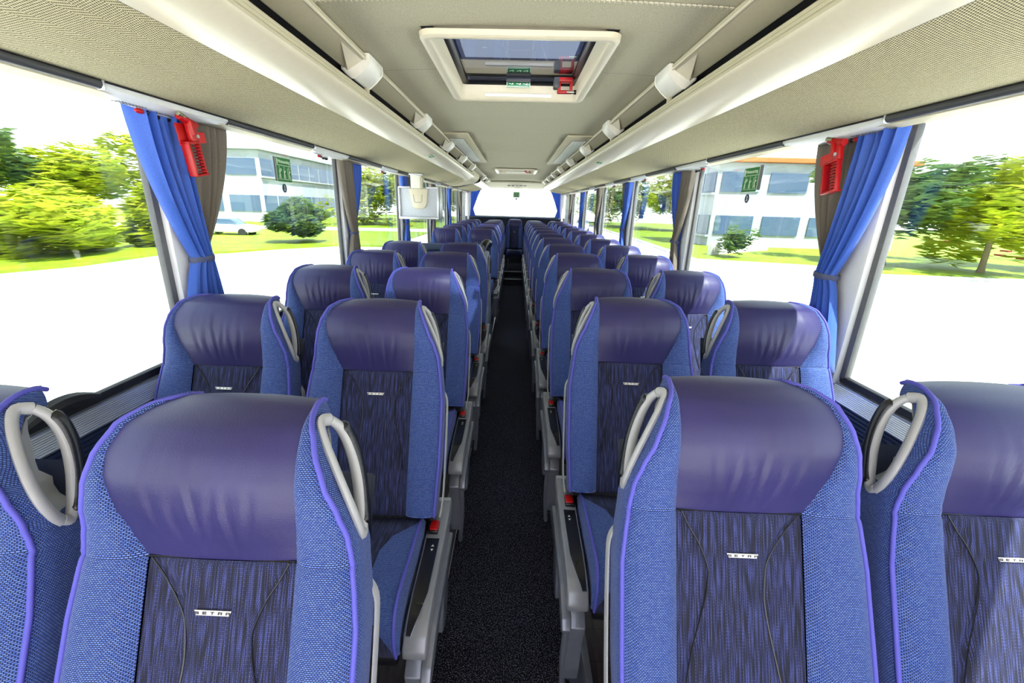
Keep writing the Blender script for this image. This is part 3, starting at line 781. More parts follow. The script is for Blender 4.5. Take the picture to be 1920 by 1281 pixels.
def seat_parts(side, aisle=True, handle=True):
    """list of (name, mesh, parent index or None). Local frame: origin on the platform, s towards the window"""
    R = []
    def put(name, g, mat, parent=None, smooth=40):
        if side < 0: g.mirror()
        R.append((name, g.mesh(name, mat, smooth), parent)); return len(R) - 1
    low = [r for r in ROWS if r[0] <= 0.001]; high = [r for r in ROWS if r[0] >= -0.001]
    # flank and back of the seat
    REC = []
    P = []; UV = []
    for t, d0 in ROWS:
        a, b = inn(t), outr(t); D = DEP if t < .1 else DEP - .02
        q = max(0, (t - TR) / RR) if t > TR else 0
        bk = D - d0 * (D / (2 * RR)) if q else D
        def sm(x, p, q_): x = min(1, max(0, (x - p) / (q_ - p))); return x * x * (3 - 2 * x)
        carve = sm(t, .03, .075) * (1 - sm(t, .20, .235)) if handle else 0
        f0 = d0 + DW(t)
        c1, c2, c3, c4 = (lerp(lerp(f0, bk, .10), f0 + .014, carve), lerp(lerp(f0, bk, .35), f0 + .036, carve), lerp(lerp(f0, bk, .72), f0 + .060, carve), lerp(f0, bk, .97))
        pts = [(a, f0), (a - .005 * (1 - q), c1), (a - .004 - .004 * carve, c2), (lerp(a - .002, a + .060, carve), c3), (lerp(a + .03, a + .085, carve), c4),
               ((a + b) / 2, bk + .004 * (1 - q)), (b - .04, lerp(f0, bk, .98)), (b - .008, lerp(f0, bk, .75)), (b + .003, lerp(f0, bk, .4)), (b + .004 * (1 - q), lerp(f0, bk, .1)), (b, f0)]
        if handle and .045 < t < .235: REC.append([F(s_ - (.0015 if i else .004), t, d) for i, (s_, d) in enumerate(pts[2:5])])
        P.append([F(s_, t, d) for s_, d in pts][::-1])
        L = [0]
        for p, q_ in zip(P[-1], P[-1][1:]): L.append(L[-1] + (p - q_).length)
        UV.append([(l, t) for l in L])
    g = G().grid(P, UV)
    o = len(g.v); n = len(P[0]); bt = P[0]
    g.add(bt, [tuple(range(n))[::-1]])
    back = put('backrest', g, WEAVE)
    if REC: put('handle_recess', G().grid(REC, flip=True), GREY, back)
    put('inner_bolster', strip(inn, lambda t: interp(L1, t), 'bolster', ROWS), WEAVE, back, 60)
    put('outer_bolster', strip(lambda t: interp(L2, t), outr, 'bolster', ROWS), WEAVE, back, 60)
    put('centre_panel', strip(lambda t: interp(L1, t), lambda t: interp(L2, t), 'panel', low, crease), STRIPE, back, 60)
    put('leather_headrest', strip(lambda t: interp(L1, t), lambda t: interp(L2, t), 'leather', high, folds), LEATHER, back, 60)
    for nm, fn in (('piping', inn), ('piping', outr)):
        path = [F(fn(t), t, d0 + DW(t) - .003) for t, d0 in ROWS]
        if fn is inn:
            path = path + [F(fn(.262) + .004, TR + RR * .97, RR + .012)]
        else:
            path = path + [F(.322, TR + RR * 1.02, RR + .012)]
        put(nm, G().tube(path, .0047, 7), PIPING, back, 60)
    # panel seam stitching line between leather and centre panel
    g = G().tube([F(lerp(.088, .333, k / 8), .001, -.001) for k in range(9)], .0016, 5)
    put('seam', g, BLACK, back)
    for tab in (((0, .097), (-.03, .112), (-.06, .130), (-.102, .146), (-.13, .146), (-.161, .141), (-.20, .130), (-.26, .113), (-.33, .10)), ((0, .324), (-.03, .297), (-.077, .266), (-.11, .256), (-.156, .253), (-.20, .258), (-.26, .270), (-.33, .285))):
        put('crease_line', G().tube(smoothpath([F(q_, p_, -.0035) for p_, q_ in tab], 3), .0014, 5), BLACK, back)  # thin black tube darkens each crease so the tuck shows more strongly
    # badge
    g = G(); c = F(.2105, -.078, -.0100)
    g.prism([(-.030, .0040), (-.0265, -.0038), (.0265, -.0038), (.030, .0040)], -.001, .001, 'z', .0004)
    X = Vector((1, 0, 0)) * 1; Yv = Vector((0, SN, CS)); Zv = Vector((0, -CS, SN))
    frame(g, c, X, Yv, Zv)
    bi = put('badge', g, BADGE, back, 0)
    g = blocky('SETRA', .0042, gap=.85, depth=.0005)
    if side < 0: g.v = [Vector((-p.x, p.y, p.z)) for p in g.v]
    frame(g, c + Zv * .0013, X, Yv, Zv); put('badge_lettering', g, LETTER, bi, 0)
    # shell on the lower back and the pale edge strip beside the aisle flank
    g = G()
    P = []
    for t in (-.50, -.45, -.3, -.15, -.02, .06, .12):
        P.append([F(s_, t, d) for s_, d in ((.0, DEP - .01), (.012, DEP + .012), (.06, DEP + .022), (.385, DEP + .022), (.43, DEP + .012), (.445, DEP - .01))][::-1])
    put('back_shell', G().grid(P), SHELL, None)
    g = G().tube(smoothpath([F(-.008, -.06, .085), F(-.022, -.085, .088), F(-.026, -.14, .088), F(-.028, -.30, .085), F(-.028, -.44, .075), F(-.022, -.50, .06)], 4), .011, 6, ell=(.30, 1), ref=(1, 0, 0))
    put('edge_strip', g, GREY, None)
    # cushion ------------------------------------------------
    cs0, cs1 = .036, .430
    prof = [(-.165, .462), (-.20, .470), (-.26, .474), (-.32, .473), (-.38, .474), (-.44, .476), (-.485, .474), (-.515, .464), (-.537, .444), (-.548, .415), (-.550, .38), (-.546, .345), (-.536, .315)]
    us = [k / 20 for k in range(21)]
    def bound(v):              # how far the blue side panels reach in, along the profile
        return interp([(0, .001), (.08, .004), (.22, .092), (.28, .100), (.50, .100), (.66, .080), (.80, .040), (.91, .004), (1, .001)], v)
    L = [0]
    for p, q in zip(prof, prof[1:]): L.append(L[-1] + math.hypot(p[0] - q[0], p[1] - q[1]))
    def curow(i, sa, sb, n, side_):
        y, z = prof[i]; out = []; uv = []
        for k in range(n + 1):
            s_ = lerp(sa, sb, k / n); c_ = abs((s_ - (cs0 + cs1) / 2) / ((cs1 - cs0) / 2))
            lift = .006 - .012 * (1 - c_ ** 2) - .014 * max(0, c_ - .9) * 10 * 0
            nz = .0 if i < 6 else (1 if i > 9 else .5)
            out.append(V(s_, y - lift * nz * .4, z + lift * (1 - nz))); uv.append((s_, L[i]))
        return out, uv
    for nm, m, fn in (('cushion_side_panel', WEAVE, lambda v: (cs0, cs0 + bound(v))), ('cushion_centre', STRIPE, lambda v: (cs0 + bound(v), cs1 - bound(v))), ('cushion_side_panel', WEAVE, lambda v: (cs1 - bound(v), cs1))):
        P = []; UV = []
        for i in range(len(prof)):
            sa, sb = fn(L[i] / L[-1]); a_, b_ = curow(i, sa, sb, 8, 0); P.append(a_); UV.append(b_)
        if nm == 'cushion_centre':
            cu = put('cushion', G().grid(P[::-1], UV[::-1]), m, None, 60)
        else: put(nm, G().grid(P[::-1], UV[::-1]), m, None, 60)
    # cushion flanks and underside
    for sgn, s_ in ((-1, cs0), (1, cs1)):
        top = [V(s_, y, z + .006 * (1 if i < 8 else .2)) for i, (y, z) in enumerate(prof)]
        mid = [V(s_ + sgn * .014, min(-.15, y + .012), max(.33, z - .03)) for y, z in prof]
        bot = [V(s_ + sgn * .006, min(-.15, y + .02), .318) for y, z in prof]
        UV = [[(p.y, p.z) for p in r_] for r_ in (top, mid, bot)]
        g = G().grid([top, mid, bot], UV, flip=sgn > 0)
        put('cushion_flank', g, WEAVE, cu)
        put('cushion_piping', G().tube([V(s_ + sgn * .001, y, z + .006 * (1 if i < 8 else .2)) for i, (y, z) in enumerate(prof)], .0048, 7), PIPING, cu, 60)
    g = G().box(((cs0 + cs1) / 2, -.34, .305), (cs1 - cs0 + .01, .40, .04), .008)
    put('seat_pan', g, BLACK, None)
    # handle -------------------------------------------------
    if handle:
        front = [F(.062, .229, .026), F(.068, .226, .004), F(.056, .202, -.008), F(.036, .165, -.012), F(.014, .12, -.010), F(-.001, .082, .000), F(-.006, .052, .020), F(-.002, .036, .042)]
        bar = [F(-.002, .036, .042), F(.002, .032, .060), F(.008, .050, .070), F(.013, .08, .072), F(.020, .12, .071), F(.030, .16, .066), F(.041, .194, .056), F(.052, .217, .042), F(.062, .229, .026)]
        h = put('handle', G().tube(smoothpath(front, 4), [.0085] * 29, 8, ell=(.8, 1.3), ref=(1, 0, 0)), GREY, None, 60)
        sp = smoothpath(bar, 4); n = len(sp)
        put('handle_bar', G().tube(sp, [.0095 + .0035 * math.sin(math.pi * k / (n - 1)) for k in range(n)], 10, ell=(.85, 1.0), ref=(1, 0, 0)), GREY, h, 60)
        ins = [p + Vector((-.0035, .0050, .002)) for p in sp[6:n - 4]]
        m_ = len(ins)
        put('handle_grip', G().tube(ins, [.0128 if 0 < k < m_ - 1 else .009 for k in range(m_)], 10, ell=(.85, 1.0), ref=(1, 0, 0)), CARBON, h, 60)
    # console on the aisle side ------------------------------
    if aisle:
        x0, x1 = -.050, .016
        prof2 = [(-.055, .452), (-.04, .44), (-.035, .40), (-.10, .365), (-.30, .345), (-.46, .335), (-.52, .320), (-.548, .325), (-.545, .350), (-.525, .380), (-.495, .402), (-.42, .418), (-.30, .425), (-.18, .440), (-.10, .452)]
        g = G().prism(prof2, x0, x1, 'x', .006)
        c = put('side_console', g, CONSOLE, None, 50)
        put('console_end_cap', G().cyl((x0 + .008, -.030, .415), (x1 - .004, -.030, .415), .026, 14), GREY, c)
        lower = [(-.12, .372), (-.30, .356), (-.46, .345), (-.55, .30), (-.57, .27), (-.555, .245), (-.50, .262), (-.42, .30), (-.30, .325), (-.12, .345)]
        put('lower_fairing', G().prism(lower, x0 - .014, x0 + .014, 'x', .005), GREYMET, c)
        # black control panel let into the sloping top
        pts = [(-.225, .4360), (-.24, .4345), (-.30, .4285), (-.42, .4205), (-.48, .410), (-.510, .394), (-.524, .378)]
        P = [[V(lerp(x0 + .016 + .030 * max(0, (-y_ - .40) / .124) ** 2, x1 - .006, k / 4), y_, z_ + .0018) for k in range(5)] for y_, z_ in pts]
        cp = put('control_panel', G().grid(P, flip=True), CARBON, c)
        rim = [P[0][0]] + [r_[0] for r_ in P] + [r_[4] for r_ in P[::-1]] + [P[0][4]]
        put('panel_rim', G().tube([r_[0] for r_ in P] + [r_[4] for r_ in P[::-1]], .0012, 5, closed=True), GREYMET, c)
        g = G()
        for yy, zz, rt in ((-.265, .4340, 0), (-.455, .4175, 1)):
            for k in (-1, 1):
                c_ = V((x0 + x1) / 2 + (k * .005 if rt else 0), yy + (0 if rt else k * .007), zz + .0016)
                if rt: g.add([c_ + V(k * .006, 0, 0), c_ + V(-k * .002, .005, 0), c_ + V(-k * .002, -.005, 0)], [(0, 1, 2), (2, 1, 0)])
                else: g.add([c_ + V(0, k * .007, 0), c_ + V(.005, -k * .002, 0), c_ + V(-.005, -k * .002, 0)], [(0, 1, 2), (2, 1, 0)])
        put('arrow_symbols', g, SIGNW, cp, 0)
        put('console_label', G().box(((x0 + x1) / 2, -.082, .4535), (.018, .03, .001)), GREYMET, c, 0)
        # belt buckle
        b = put('buckle_housing', G().box((-.006, -.182, .440), (.038, .052, .020), .004), BLACK, None)
        put('buckle_button', G().box((-.010, -.182, .4505), (.028, .042, .008), .002), RED, b)
        put('buckle_slot', G().box((.006, -.182, .453), (.005, .026, .005), .001), BLACK, b)
        put('belt_stalk', G().box((.024, -.165, .425), (.012, .05, .03), .004), BLACK, b)
        # leg: slim cast post, curved outer rail and foot
        leg = [(-.555, .265), (-.50, .32), (-.40, .32), (-.43, .25), (-.45, .12), (-.445, .0), (-.43, -.01), (-.515, -.01), (-.525, .05), (-.53, .16)]
        l = put('leg', G().prism(leg, x0 + .012, x0 + .062, 'x', .006), GREYMET, None)
        rail = smoothpath([V(x0 + .004, -.54, .25), V(x0 + .006, -.520, .10), V(x0 + .012, -.505, .0), V(x0 + .02, -.48, -.10)], 4)
        put('leg_rail', G().tube(rail, .011, 8), GREYMET, l)
        leg2 = [(-.02, .33), (-.10, .33), (-.16, .20), (-.19, .05), (-.21, -.01), (-.12, -.01), (-.085, .05), (-.05, .2)]
        put('leg', G().prism(leg2, x0 + .014, x0 + .055, 'x', .006), GREYMET, None)
    else:
        for yy in (-.46, -.14):
            put('leg', G().prism([(yy - .03, .0), (yy + .03, .0), (yy + .02, .30), (yy - .02, .30)], .05, .08, 'x', .004), GREYMET, None)
            R[-1] = R[-1]
    return R
def place(parts, loc, label, group):
    t = thing('coach_seat', label, 'seat', loc, group)
    objs = []
    for nm, me, par in parts:
        o = bpy.data.objects.new(nm, me); COL.objects.link(o)
        o.parent = t if par is None else objs[par]
        objs.append(o)
    return t
KIT = {(s, a): seat_parts(s, a) for s in (-1, 1) for a in (True, False)}
ORD = ['first', 'second', 'third', 'fourth', 'fifth', 'sixth', 'seventh', 'eighth', 'ninth', 'tenth', 'eleventh', 'twelfth', 'thirteenth']
for k in range(13):
    for s in (1, -1):
        if s < 0 and k in (5, 6): continue
        n = k if s > 0 else (k if k < 5 else k - 2)
        yrow = (.709 if s > 0 else .5416) + .83 * k
        for aisle in (True, False):
            x = .249 if aisle else .780
            y = yrow + (.019 if (s > 0 and not aisle) else 0)
            bank = 'right' if s > 0 else 'left'
            where = 'aisle' if aisle else 'window'
            extra = ''
            if s > 0 and not aisle and k < 9: extra = ', sun across its outer edge'
            if s < 0 and aisle and k == 2: extra = ', headrest brightly sunlit'
            if s < 0 and k == 4: extra = ', just before the stair gap'
            if s < 0 and k == 7: extra = ', first behind the stair gap'
            lab = 'blue coach seat, %s row on the %s, %s side%s' % (ORD[n], bank, where, extra)
            place(KIT[(s, aisle and k < 12)], (s * x, y, PF), lab, '%s-side seats of the %s bank' % (where, bank))
mid = seat_parts(1, False, False)
t = place(mid, (-.195, 10.76, PF + .02), 'lone blue coach seat facing up the aisle in the middle of the rear row', None)
t.scale = (.90, 1, 1)

# ---------------------------------------------------------------- curtains
def curtain(s, top, tie, bot, zt, zb, mat, label, group, x=1.205, seed=0, folds=5, ztie=1.470, thick=.018):
    """pleated cloth gathered at the tie; top, tie, bot are (y0, y1) spans"""
    rnd = random.Random(seed); n = folds * 8; P = []
    ph = rnd.random() * 6
    zs = [lerp(zt, ztie, k / 14) for k in range(14)] + [ztie] + [lerp(ztie, zb, k / 8) for k in range(1, 9)]
    for z in zs:
        if z >= ztie:
            q = (zt - z) / (zt - ztie); e_ = q ** 1.7
            a, b = lerp(top[0], tie[0], e_), lerp(top[1], tie[1], e_); am = lerp(.024, .013, q)
        else:
            q = (ztie - z) / (ztie - zb); e_ = q ** .75
            a, b = lerp(tie[0], bot[0], e_), lerp(tie[1], bot[1], e_); am = lerp(.012, .020, q)
        row = []
        for k in range(n + 1):
            u = k / n; w_ = u + .35 / folds * math.sin(2.3 * u + ph) * .5
            d = math.sin(w_ * folds * 2 * math.pi + ph) + .35 * math.sin(w_ * folds * 4.7 * math.pi + 1.3 * ph + z * 3)
            row.append(V(s * (x + am * d - .01 * math.sin(math.pi * u)), lerp(a, b, u), z))
        P.append(row)
    o = obj('curtain', G().grid(P), mat, None, 70)
    md = o.modifiers.new('thickness', 'SOLIDIFY'); md.thickness = .0015
    tag(o, label, 'curtain', group)
    return o
def tieband(s, y0, y1, label, x=1.233, z=1.470):
    path = []
    yc, w_ = (y0 + y1) / 2, (y1 - y0) / 2 + .008
    for k in range(20):
        a = 2 * math.pi * k / 20; path.append(V(s * (x + .034 * math.cos(a)), yc + w_ * math.sin(a), z + .003 * math.sin(a)))
    o = obj('curtain_tie', G().tube(path, .010, 6, closed=True, ell=(1.1, .22), ref=(0, 0, 1)), TIE, None, 60)
    tag(o, label, 'curtain tie', 'curtain tiebacks')
def pair(s, y, near_blue, k, spread=1.0):
    side = 'left' if s < 0 else 'right'; nth = ORD[k]
    A, B = (CBLUE, CGREY) if near_blue else (CGREY, CBLUE)
    na, nb = ('blue', 'taupe') if near_blue else ('taupe', 'blue')
    ty = y + (.115 if s < 0 else .135)
    xn = 1.243
    curtain(s, (y - (.085 if s < 0 else .065), y + .12), (ty - .045, ty + .04), (y + (-.04 if s < 0 else -.02), y + (.20 if s < 0 else .14)), 1.995, 1.12, A,
            '%s curtain, near half of the %s pair along the %s windows' % (na, nth, side), '%s curtains' % na, xn - .017, seed=k * 7 + (3 if s > 0 else 1), folds=5)
    curtain(s, (y + .10, y + .41), (ty - .03, ty + .05), (y + .08, y + .27), 1.995, 1.12, B,
            '%s curtain, far half of the %s pair along the %s windows' % (nb, nth, side), '%s curtains' % nb, xn + .017, seed=k * 11 + (5 if s > 0 else 2), folds=5)
    tieband(s, ty - .045, ty + .05, 'grey band holding the %s curtain pair on the %s' % (nth, side))
for k in range(1, 7):
    pair(-1, PY[k], k % 2 == 1, k - 1)
    pair(1, PY[k] + .02, k % 2 == 1, k - 1)
for s in (-1, 1):
    side = 'left' if s < 0 else 'right'
    # rear window curtains hang across the bus
    P = []
    n = 32
    for i in range(15):
        z = lerp(2.07, 1.60, i / 14); q = i / 14
        a, b = lerp(.86, 1.06, q ** .8), lerp(1.12, 1.13, q)
        P.append([V(s * lerp(a, b, k / n), 11.30 + .018 * math.sin(k / n * 9 * math.pi), z) for k in range(n + 1)])
    for i in range(1, 8):
        q = i / 7; z = lerp(1.60, 1.42, q); a, b = lerp(1.06, 1.0, q), lerp(1.13, 1.15, q)
        P.append([V(s * lerp(a, b, k / n), 11.30 + .018 * math.sin(k / n * 9 * math.pi), z) for k in range(n + 1)])
    tag(obj('curtain', G().grid(P), CBLUE, None, 70), 'blue curtain swept to the %s edge of the rear window' % side, 'curtain', 'rear window curtains')

# ---------------------------------------------------------------- emergency hammers on the first pillars
def hammer(s, y, label):
    t = thing('emergency_hammer', label, 'emergency hammer', (s * 1.150, y + .012, 1.785))
    # local: y along the bus, z up, x across. tilted so that the head lies nearer the camera on the left
    R3 = Matrix.Rotation(math.radians(9 if s < 0 else -12), 3, 'X')
    def fin(g): g.rot(R3); g.v = [V(p.x * s, p.y, p.z) for p in g.v]; return g
    sg = 1 if s < 0 else -1
    # open rectangular grip frame
    g = G()
    g.box((0, -sg * .030 * 1, .045), (.030, .010, .105), .003).box((0, sg * .030, .045), (.018, .008, .105), .003).box((0, 0, -.008), (.030, .068, .008), .003).box((0, 0, .098), (.026, .060, .010), .003)
    fr_ = obj('grip_frame', fin(g), RED, t)
    for k in range(9):
        obj('grip_rib', fin(G().box((-.004, sg * .018, .003 + k * .0105), (.016, .026, .0042), .001)), RED, fr_)
    g = G().box((0, sg * .018, .130), (.020, .036, .062), .004).box((-.004, sg * .008, .145), (.028, .014, .05), .003)
    obj('handle_neck', fin(g), RED, t)
    obj('rivet', fin(G().cyl((-.012, sg * .024, .118), (-.016, sg * .024, .118), .006, 12)), ALU, t)
    g = G().tube([(0, sg * .046, .152), (0, sg * .010, .166), (0, -sg * .028, .182)], [.012, .0125, .011], 12)
    hd = obj('hammer_head', fin(g), RED, t)
    obj('steel_tip', fin(G().tube([(-.004, -sg * .006, .178), (-.006, -sg * .034, .190)], .0078, 12)), STEEL, hd)
    obj('mount_plate', fin(G().box((.016, -sg * .012, .125), (.004, .045, .07), .001)), RED, t)
    obj('pull_tab', fin(G().box((.012, sg * .068 if s < 0 else -sg * -.0 - .0, .112) if s < 0 else (.012, sg * -.055, .125), (.002, .062, .036), .0008)), plain('light_red_tab', (216, 40, 44), .5), t)
hammer(-1, 1.615, 'red emergency hammer in ribbed holder between the first left curtains')
hammer(1, 1.675, 'red emergency hammer in ribbed holder between the first right curtains')

# ---------------------------------------------------------------- folding monitor
t = thing('monitor', 'folded-down monitor with cream backing hanging before the left windows', 'monitor', (-.954, 4.41, 1.70))
t.scale = (.9, .9, .9)
obj('case', G().box((0, .035, 0), (.42, .07, .325), .006), SCREENB, t)
f_ = obj('frame', G().box((0, 0, -.158), (.445, .055, .026), .006).box((-.213, 0, 0), (.022, .04, .33), .005).box((.213, 0, 0), (.022, .04, .33), .005).box((-.155, 0, .162), (.13, .04, .018), .004).box((.155, 0, .162), (.13, .04, .018), .004), ALU, t)
obj('side_cover', G().box((.235, .045, 0), (.02, .09, .335), .008), ALU, t)
g = G().prism([(-.105, .15), (.105, .15), (.09, -.01), (.07, -.05), (.04, -.062), (-.03, -.062), (-.062, -.045), (-.075, -.01)], -.028, .012, 'y', .012)
mt = obj('mount_cover', g, CREAM, t)
obj('cover_inset', G().tube([V(-.055, -.030, .09), V(-.045, -.030, .02), V(-.035, -.030, .006), V(.025, -.030, .006), V(.038, -.030, .015), V(.042, -.030, .09)], .002, 5), GREYMET, mt)
obj('arm', G().box((-.03, .02, .22), (.11, .06, .18), .01), WHITE, t)
obj('arm_side', G().box((.035, .02, .20), (.02, .055, .14), .004), CREAMD, t)
obj('hinge', G().box((-.03, .02, .295), (.14, .08, .02), .004), ALU, t)

# ---------------------------------------------------------------- stair guard and its aisle side panel
t = thing('stair_partition', 'low partition with padded navy top before the left stairwell', 'partition', (-.72, 4.42, 0))
obj('panel', G().box((0, 0, .68), (.80, .04, 1.10), .01), STAIRG, t)
obj('padded_top', G().box((0, -.01, 1.275), (.84, .13, .075), .03, seg=4), NAVYPAD, t)
obj('pale_strip', G().box((0, -.035, 1.19), (.80, .02, .07), .004), SCREENB, t)
t = thing('stair_side_panel', 'grey curved side panel beside the aisle at the stairwell', 'side panel', (-.268, 4.5, 0))
poly = [(-.45, .0), (-.47, .55), (-.42, .95), (-.36, 1.22), (-.24, 1.27), (.02, 1.24), (.26, 1.12), (.40, .92), (.62, .45), (.70, .25), (.62, .0)]
obj('panel', G().prism(poly, -.02, .012, 'x', .008), STAIRG, t)
obj('handrail', G().tube(smoothpath([V(.022, -.25, .72), V(.022, -.24, 1.10), V(.020, -.12, 1.20), V(.020, .10, 1.14), V(.022, .22, .98)], 4), .011, 8), GREYMET, t)
obj('recess_edge', G().tube([V(.016, .05, .78), V(.016, .17, .88)], .004, 6), ALU, t)
t = thing('waste_bin', 'black rounded bin top behind the stairwell side panel', 'bin', (-.33, 4.62, 1.22))
obj('cap_body', G().tube(smoothpath([V(0, 0, -.12), V(0, 0, 0), V(.01, .03, .06), V(.03, .10, .085), V(.05, .2, .07)], 4), .042, 12), BLACK, t)
obj('cap_seam', G().tube([V(-.03, -.03, .04), V(.035, -.03, .04)], .004, 6), GREYMET, t)
obj('small_knob', G().ball((-.06, -.02, .09), (.035, .03, .02)), NAVYPAD, t)

# ---------------------------------------------------------------- outside
GZ = -1.35
ASPH = plain('pale_paving', (205, 203, 198), .85, var=.05, scale=.6)
GRASS = mat_leaf('lawn', (92, 116, 8), (112, 134, 12), .0)
LEAFA = mat_leaf('leaves_light', (124, 144, 20), (160, 166, 34))
LEAFB = mat_leaf('leaves_dark', (58, 88, 44), (88, 112, 38))
BARK = plain('bark', (110, 96, 78), .9)
FACADE = plain('white_facade', (150, 156, 166), .7, var=.02)
WINB = plain('window_band', (64, 84, 112), .25)
ORANGEB = plain('orange_roof_edge', (170, 92, 34), .6)
KERB = plain('kerb_stone', (190, 186, 180), .8)
REDHEDGE = plain('red_shrub', (130, 30, 40), .8)
g = G().add([V(-300, -300, GZ), V(300, -300, GZ), V(300, 300, GZ), V(-300, 300, GZ)], [(0, 1, 2, 3)])
struct('ground', g, ASPH, None, 0)
def lawn(poly, nm='lawn', h=.12):
    g = G().prism(poly, GZ, GZ + h, 'z'); o = struct(nm, g, GRASS, None, 0); return o
lawn([(-22, -20), (-20, 15.9), (-19, 18.3), (-19, 22.5), (-16.4, 24.5), (-15, 27.2), (-12.2, 30.3), (-9.2, 30.5), (-9, 60), (-9, 110), (-130, 110), (-130, -20)])
struct('path', G().prism([(-70, 38), (-9, 47), (-9, 52), (-70, 43)], GZ, GZ + .14, 'z'), ASPH, None, 0)
RP = [(60, 17), (26, 22.2), (18.7, 22.6), (17.5, 25.7), (11.4, 27.5), (12.4, 45), (14, 100)]
lawn(RP + [(120, 100), (120, 17)])
for (x0, y0_), (x1_, y1_) in zip(RP, RP[1:]):
    d = Vector((x1_ - x0, y1_ - y0_, 0)); a = math.atan2(d.y, d.x)
    g = G().box((0, 0, 0), (d.length, .3, .18), rot=Matrix.Rotation(a, 3, 'Z')); g.move(((x0 + x1_) / 2, (y0_ + y1_) / 2, GZ + .07)); struct('kerb', g, KERB, None, 0)
struct('garden_wall', G().box((17.2, 33.5, GZ + .5), (.3, 9, 1.0), rot=Matrix.Rotation(-.9, 3, 'Z')), ASPH, None, 0)
def tree(x, y, h, r, mat, label, seed, trunk=True, n=2800, squash=.8, leaf=.5):
    rnd = random.Random(seed)
    t = thing('tree', label, 'tree', (x, y, GZ), 'trees outside the coach')
    if trunk:
        g = G().tube(smoothpath([V(0, 0, 0), V(.05, .1, h * .3), V(0, 0, h * .6)], 3), [.16 * r / 2.5 + .04, .15, .14, .13, .12, .10, .08][:7], 8)
        for k in range(4):
            a = k * 1.6 + rnd.random(); g.tube([V(0, 0, h * .45), V(math.cos(a) * r * .5, math.sin(a) * r * .5, h * .75)], [.07, .03], 6)
        obj('trunk', g, BARK, t)
    g = G(); n = int(n * 1.4)
    blobs = [(V(rnd.gauss(0, r * .42), rnd.gauss(0, r * .55), h - r * squash + rnd.gauss(0, r * .30)), r * rnd.uniform(.34, .6)) for _ in range(16)]
    for i in range(n):
        c, br = rnd.choice(blobs)
        d = Vector((rnd.gauss(0, 1), rnd.gauss(0, 1), rnd.gauss(0, 1))).normalized()
        p = c + Vector((d.x * br, d.y * br, d.z * br * .8)) * rnd.uniform(.75, 1.05)
        a = leaf * rnd.uniform(.6, 1.4); b = leaf * .15
        u_ = (Vector((rnd.gauss(0, .25), 1, rnd.gauss(0, .12)))).normalized(); w_ = u_.cross(d)
        if w_.length < .2: continue
        w_.normalize()
        g.add([p - u_ * a, p + w_ * b, p + u_ * a, p - w_ * b], [(0, 1, 2, 3)])
    o = obj('foliage', g, mat, t, 0); o['kind'] = 'stuff'
# left side
tree(-29, 22.5, 7.4, 3.2, LEAFB, 'large tree at the outer edge of the first left window', 1)
tree(-27.5, 28.5, 6.8, 3.0, LEAFA, 'light green tree outside the first left window beside the curtain', 2)
tree(-22.5, 21.0, 3.4, 2.2, LEAFA, 'low bushy tree in front of the big ones on the left lawn', 3, False)
tree(-22, 27.5, 3.0, 1.9, LEAFA, 'small round bush right of the first left curtain pair', 4, False)
tree(-15.5, 31, 2.6, 1.5, LEAFB, 'low dark bush outside the second left window', 5, False)
for i, (x, y, h, r) in enumerate(((-19, 60, 7.5, 4.5), (-14, 72, 8, 4.5), (-13.5, 86, 8, 4.5), (-24, 78, 9, 5), (-16, 98, 8, 4.2))):
    tree(x, y, h, r, LEAFA if i % 2 == 0 else LEAFB, 'tree %s in the belt behind the left windows farther back' % ['nearest', 'second nearest', 'middle', 'outermost', 'farthest'][i], 20 + i, False, 1800, leaf=.9)
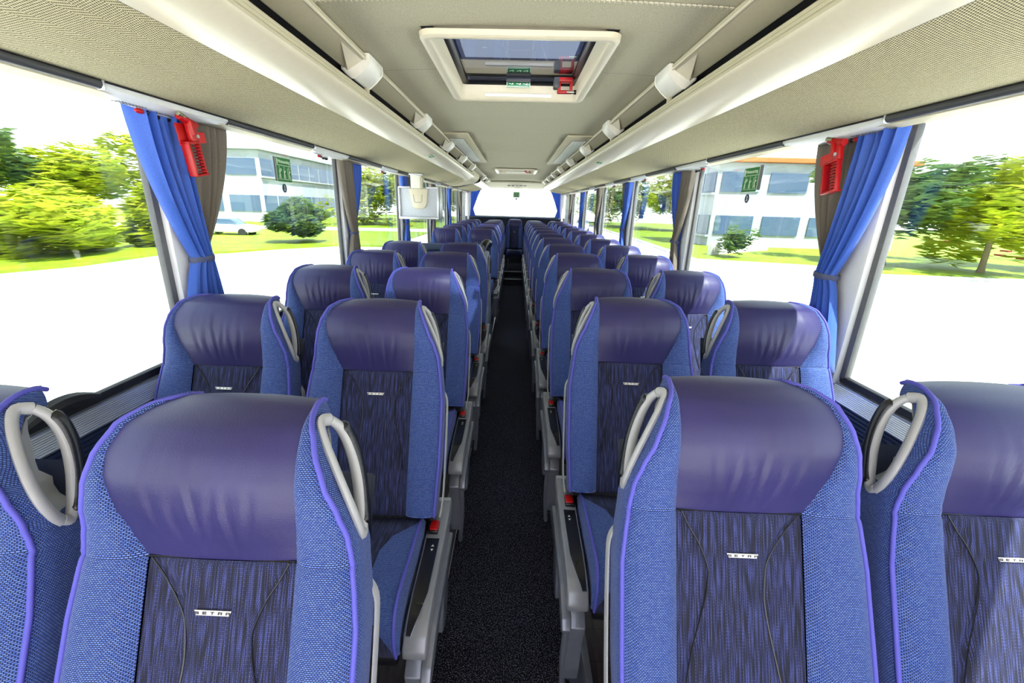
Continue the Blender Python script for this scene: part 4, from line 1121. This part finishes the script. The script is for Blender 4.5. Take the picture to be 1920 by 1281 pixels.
# right side
tree(23, 27.5, 7.0, 3.0, LEAFB, 'darker tree outside the first right window beside the curtain', 6)
tree(26.5, 25.0, 5.4, 2.8, LEAFA, 'yellow-green tree in front of the darker ones on the right', 7)
tree(32, 27, 7.6, 3.6, LEAFB, 'tall tree at the far right edge of the first right window', 8)
for i, (x, y, h, r) in enumerate(((23, 66, 8.5, 4.6), (19, 76, 8.5, 4.6), (17, 92, 8, 4.6), (27, 58, 7.5, 4.0))):
    tree(x, y, h, r, LEAFA if i % 2 == 0 else LEAFB, 'tree %s in the belt behind the right windows farther back' % ['third nearest', 'second farthest', 'farthest', 'nearest'][i], 40 + i, False, 1800, leaf=.9)
tree(14.6, 29.5, 1.9, 1.0, LEAFB, 'small dark bush on the lawn before the orange-roofed building', 60, False, 700, leaf=.3)
def building(x0, x1_, y0_, y1_, h, label, roof=None, floors=2, face=1, seed=0):
    """face: +1 the windows face +x, -1 they face -x"""
    t = thing('building', label, 'building', ((x0 + x1_) / 2, (y0_ + y1_) / 2, GZ))
    W, L = abs(x1_ - x0), abs(y1_ - y0_)
    obj('walls', G().box((0, 0, h / 2), (W, L, h), .05), FACADE, t, 0)
    obj('roof', G().box((0, 0, h + .2), (W + .8, L + .8, .4), .05), roof or FACADE, t, 0)
    n = max(3, int(L / 3.4)); fh = h / floors
    for f_ in range(floors):
        for k in range(n):
            w_ = obj('window', G().box((face * (W / 2 + .02), -L / 2 + (k + .5) * L / n, (f_ + .55) * fh), (.12, L / n * .88, fh * .45)), WINB, t, 0)
        obj('ledge', G().box((face * (W / 2 + .12), 0, (f_ + .28) * fh), (.3, L, .18)), FACADE, t, 0)
    m = max(2, int(W / 4))
    for f_ in range(floors):
        for k in range(m):
            obj('window', G().box((-W / 2 + (k + .5) * W / m, -L / 2 - .02, (f_ + .55) * fh), (W / m * .8, .12, fh * .45)), WINB, t, 0)
building(-48, -33, 58, 96, 9.0, 'white office building with blue window bands beyond the left side', None, 2, 1)
building(17, 33, 39, 46, 7.0, 'white building with orange roof edge beyond the right side', ORANGEB, 2, -1)
building(60, 80, 24, 36, 5.0, 'small white house far off on the right', ORANGEB, 1, -1)
g = G()
rnd = random.Random(5)
for i in range(500):
    p = V(46 + rnd.gauss(0, 3.5), 33 + rnd.gauss(0, 1.2), GZ + .2 + rnd.random() * 1.3); g.box(p, (.3, .6, .12))
tag(obj('red_hedge', g, REDHEDGE, None, 0), 'dark red hedge far off outside the first right window', 'hedge')['kind'] = 'stuff'
def car(x, y, rot, col, label):
    t = thing('car', label, 'car', (x, y, GZ)); t.rotation_euler = (0, 0, rot)
    m = plain('car_paint', col, .25, .1)
    body = [(-2.2, .35), (2.15, .35), (2.2, .7), (2.05, .85), (1.1, .95), (-1.9, 1.0), (-2.2, .8)]
    obj('body', G().prism(body, -.85, .85, 'y', .06), m, t)
    cab = [(1.1, .93), (.45, 1.40), (-1.2, 1.42), (-1.85, .98)]
    obj('cabin', G().prism(cab, -.72, .72, 'y', .05), WINB, t)
    obj('roof', G().box((-.4, 0, 1.43), (1.5, 1.3, .05), .02), m, t)
    for a in (-1.4, 1.35):
        for b in (-.8, .8): obj('wheel', G().cyl((a, b - .1, .33), (a, b + .1, .33), .33, 16), RUBBER, t)
car(-24, 36.5, .1, (232, 234, 238), 'white car parked outside the second left window')
car(-29, 37.5, .1, (190, 196, 206), 'silver car parked behind the white one on the left')
car(9.5, 62, 1.4, (225, 228, 232), 'white car on the right beyond the third window')
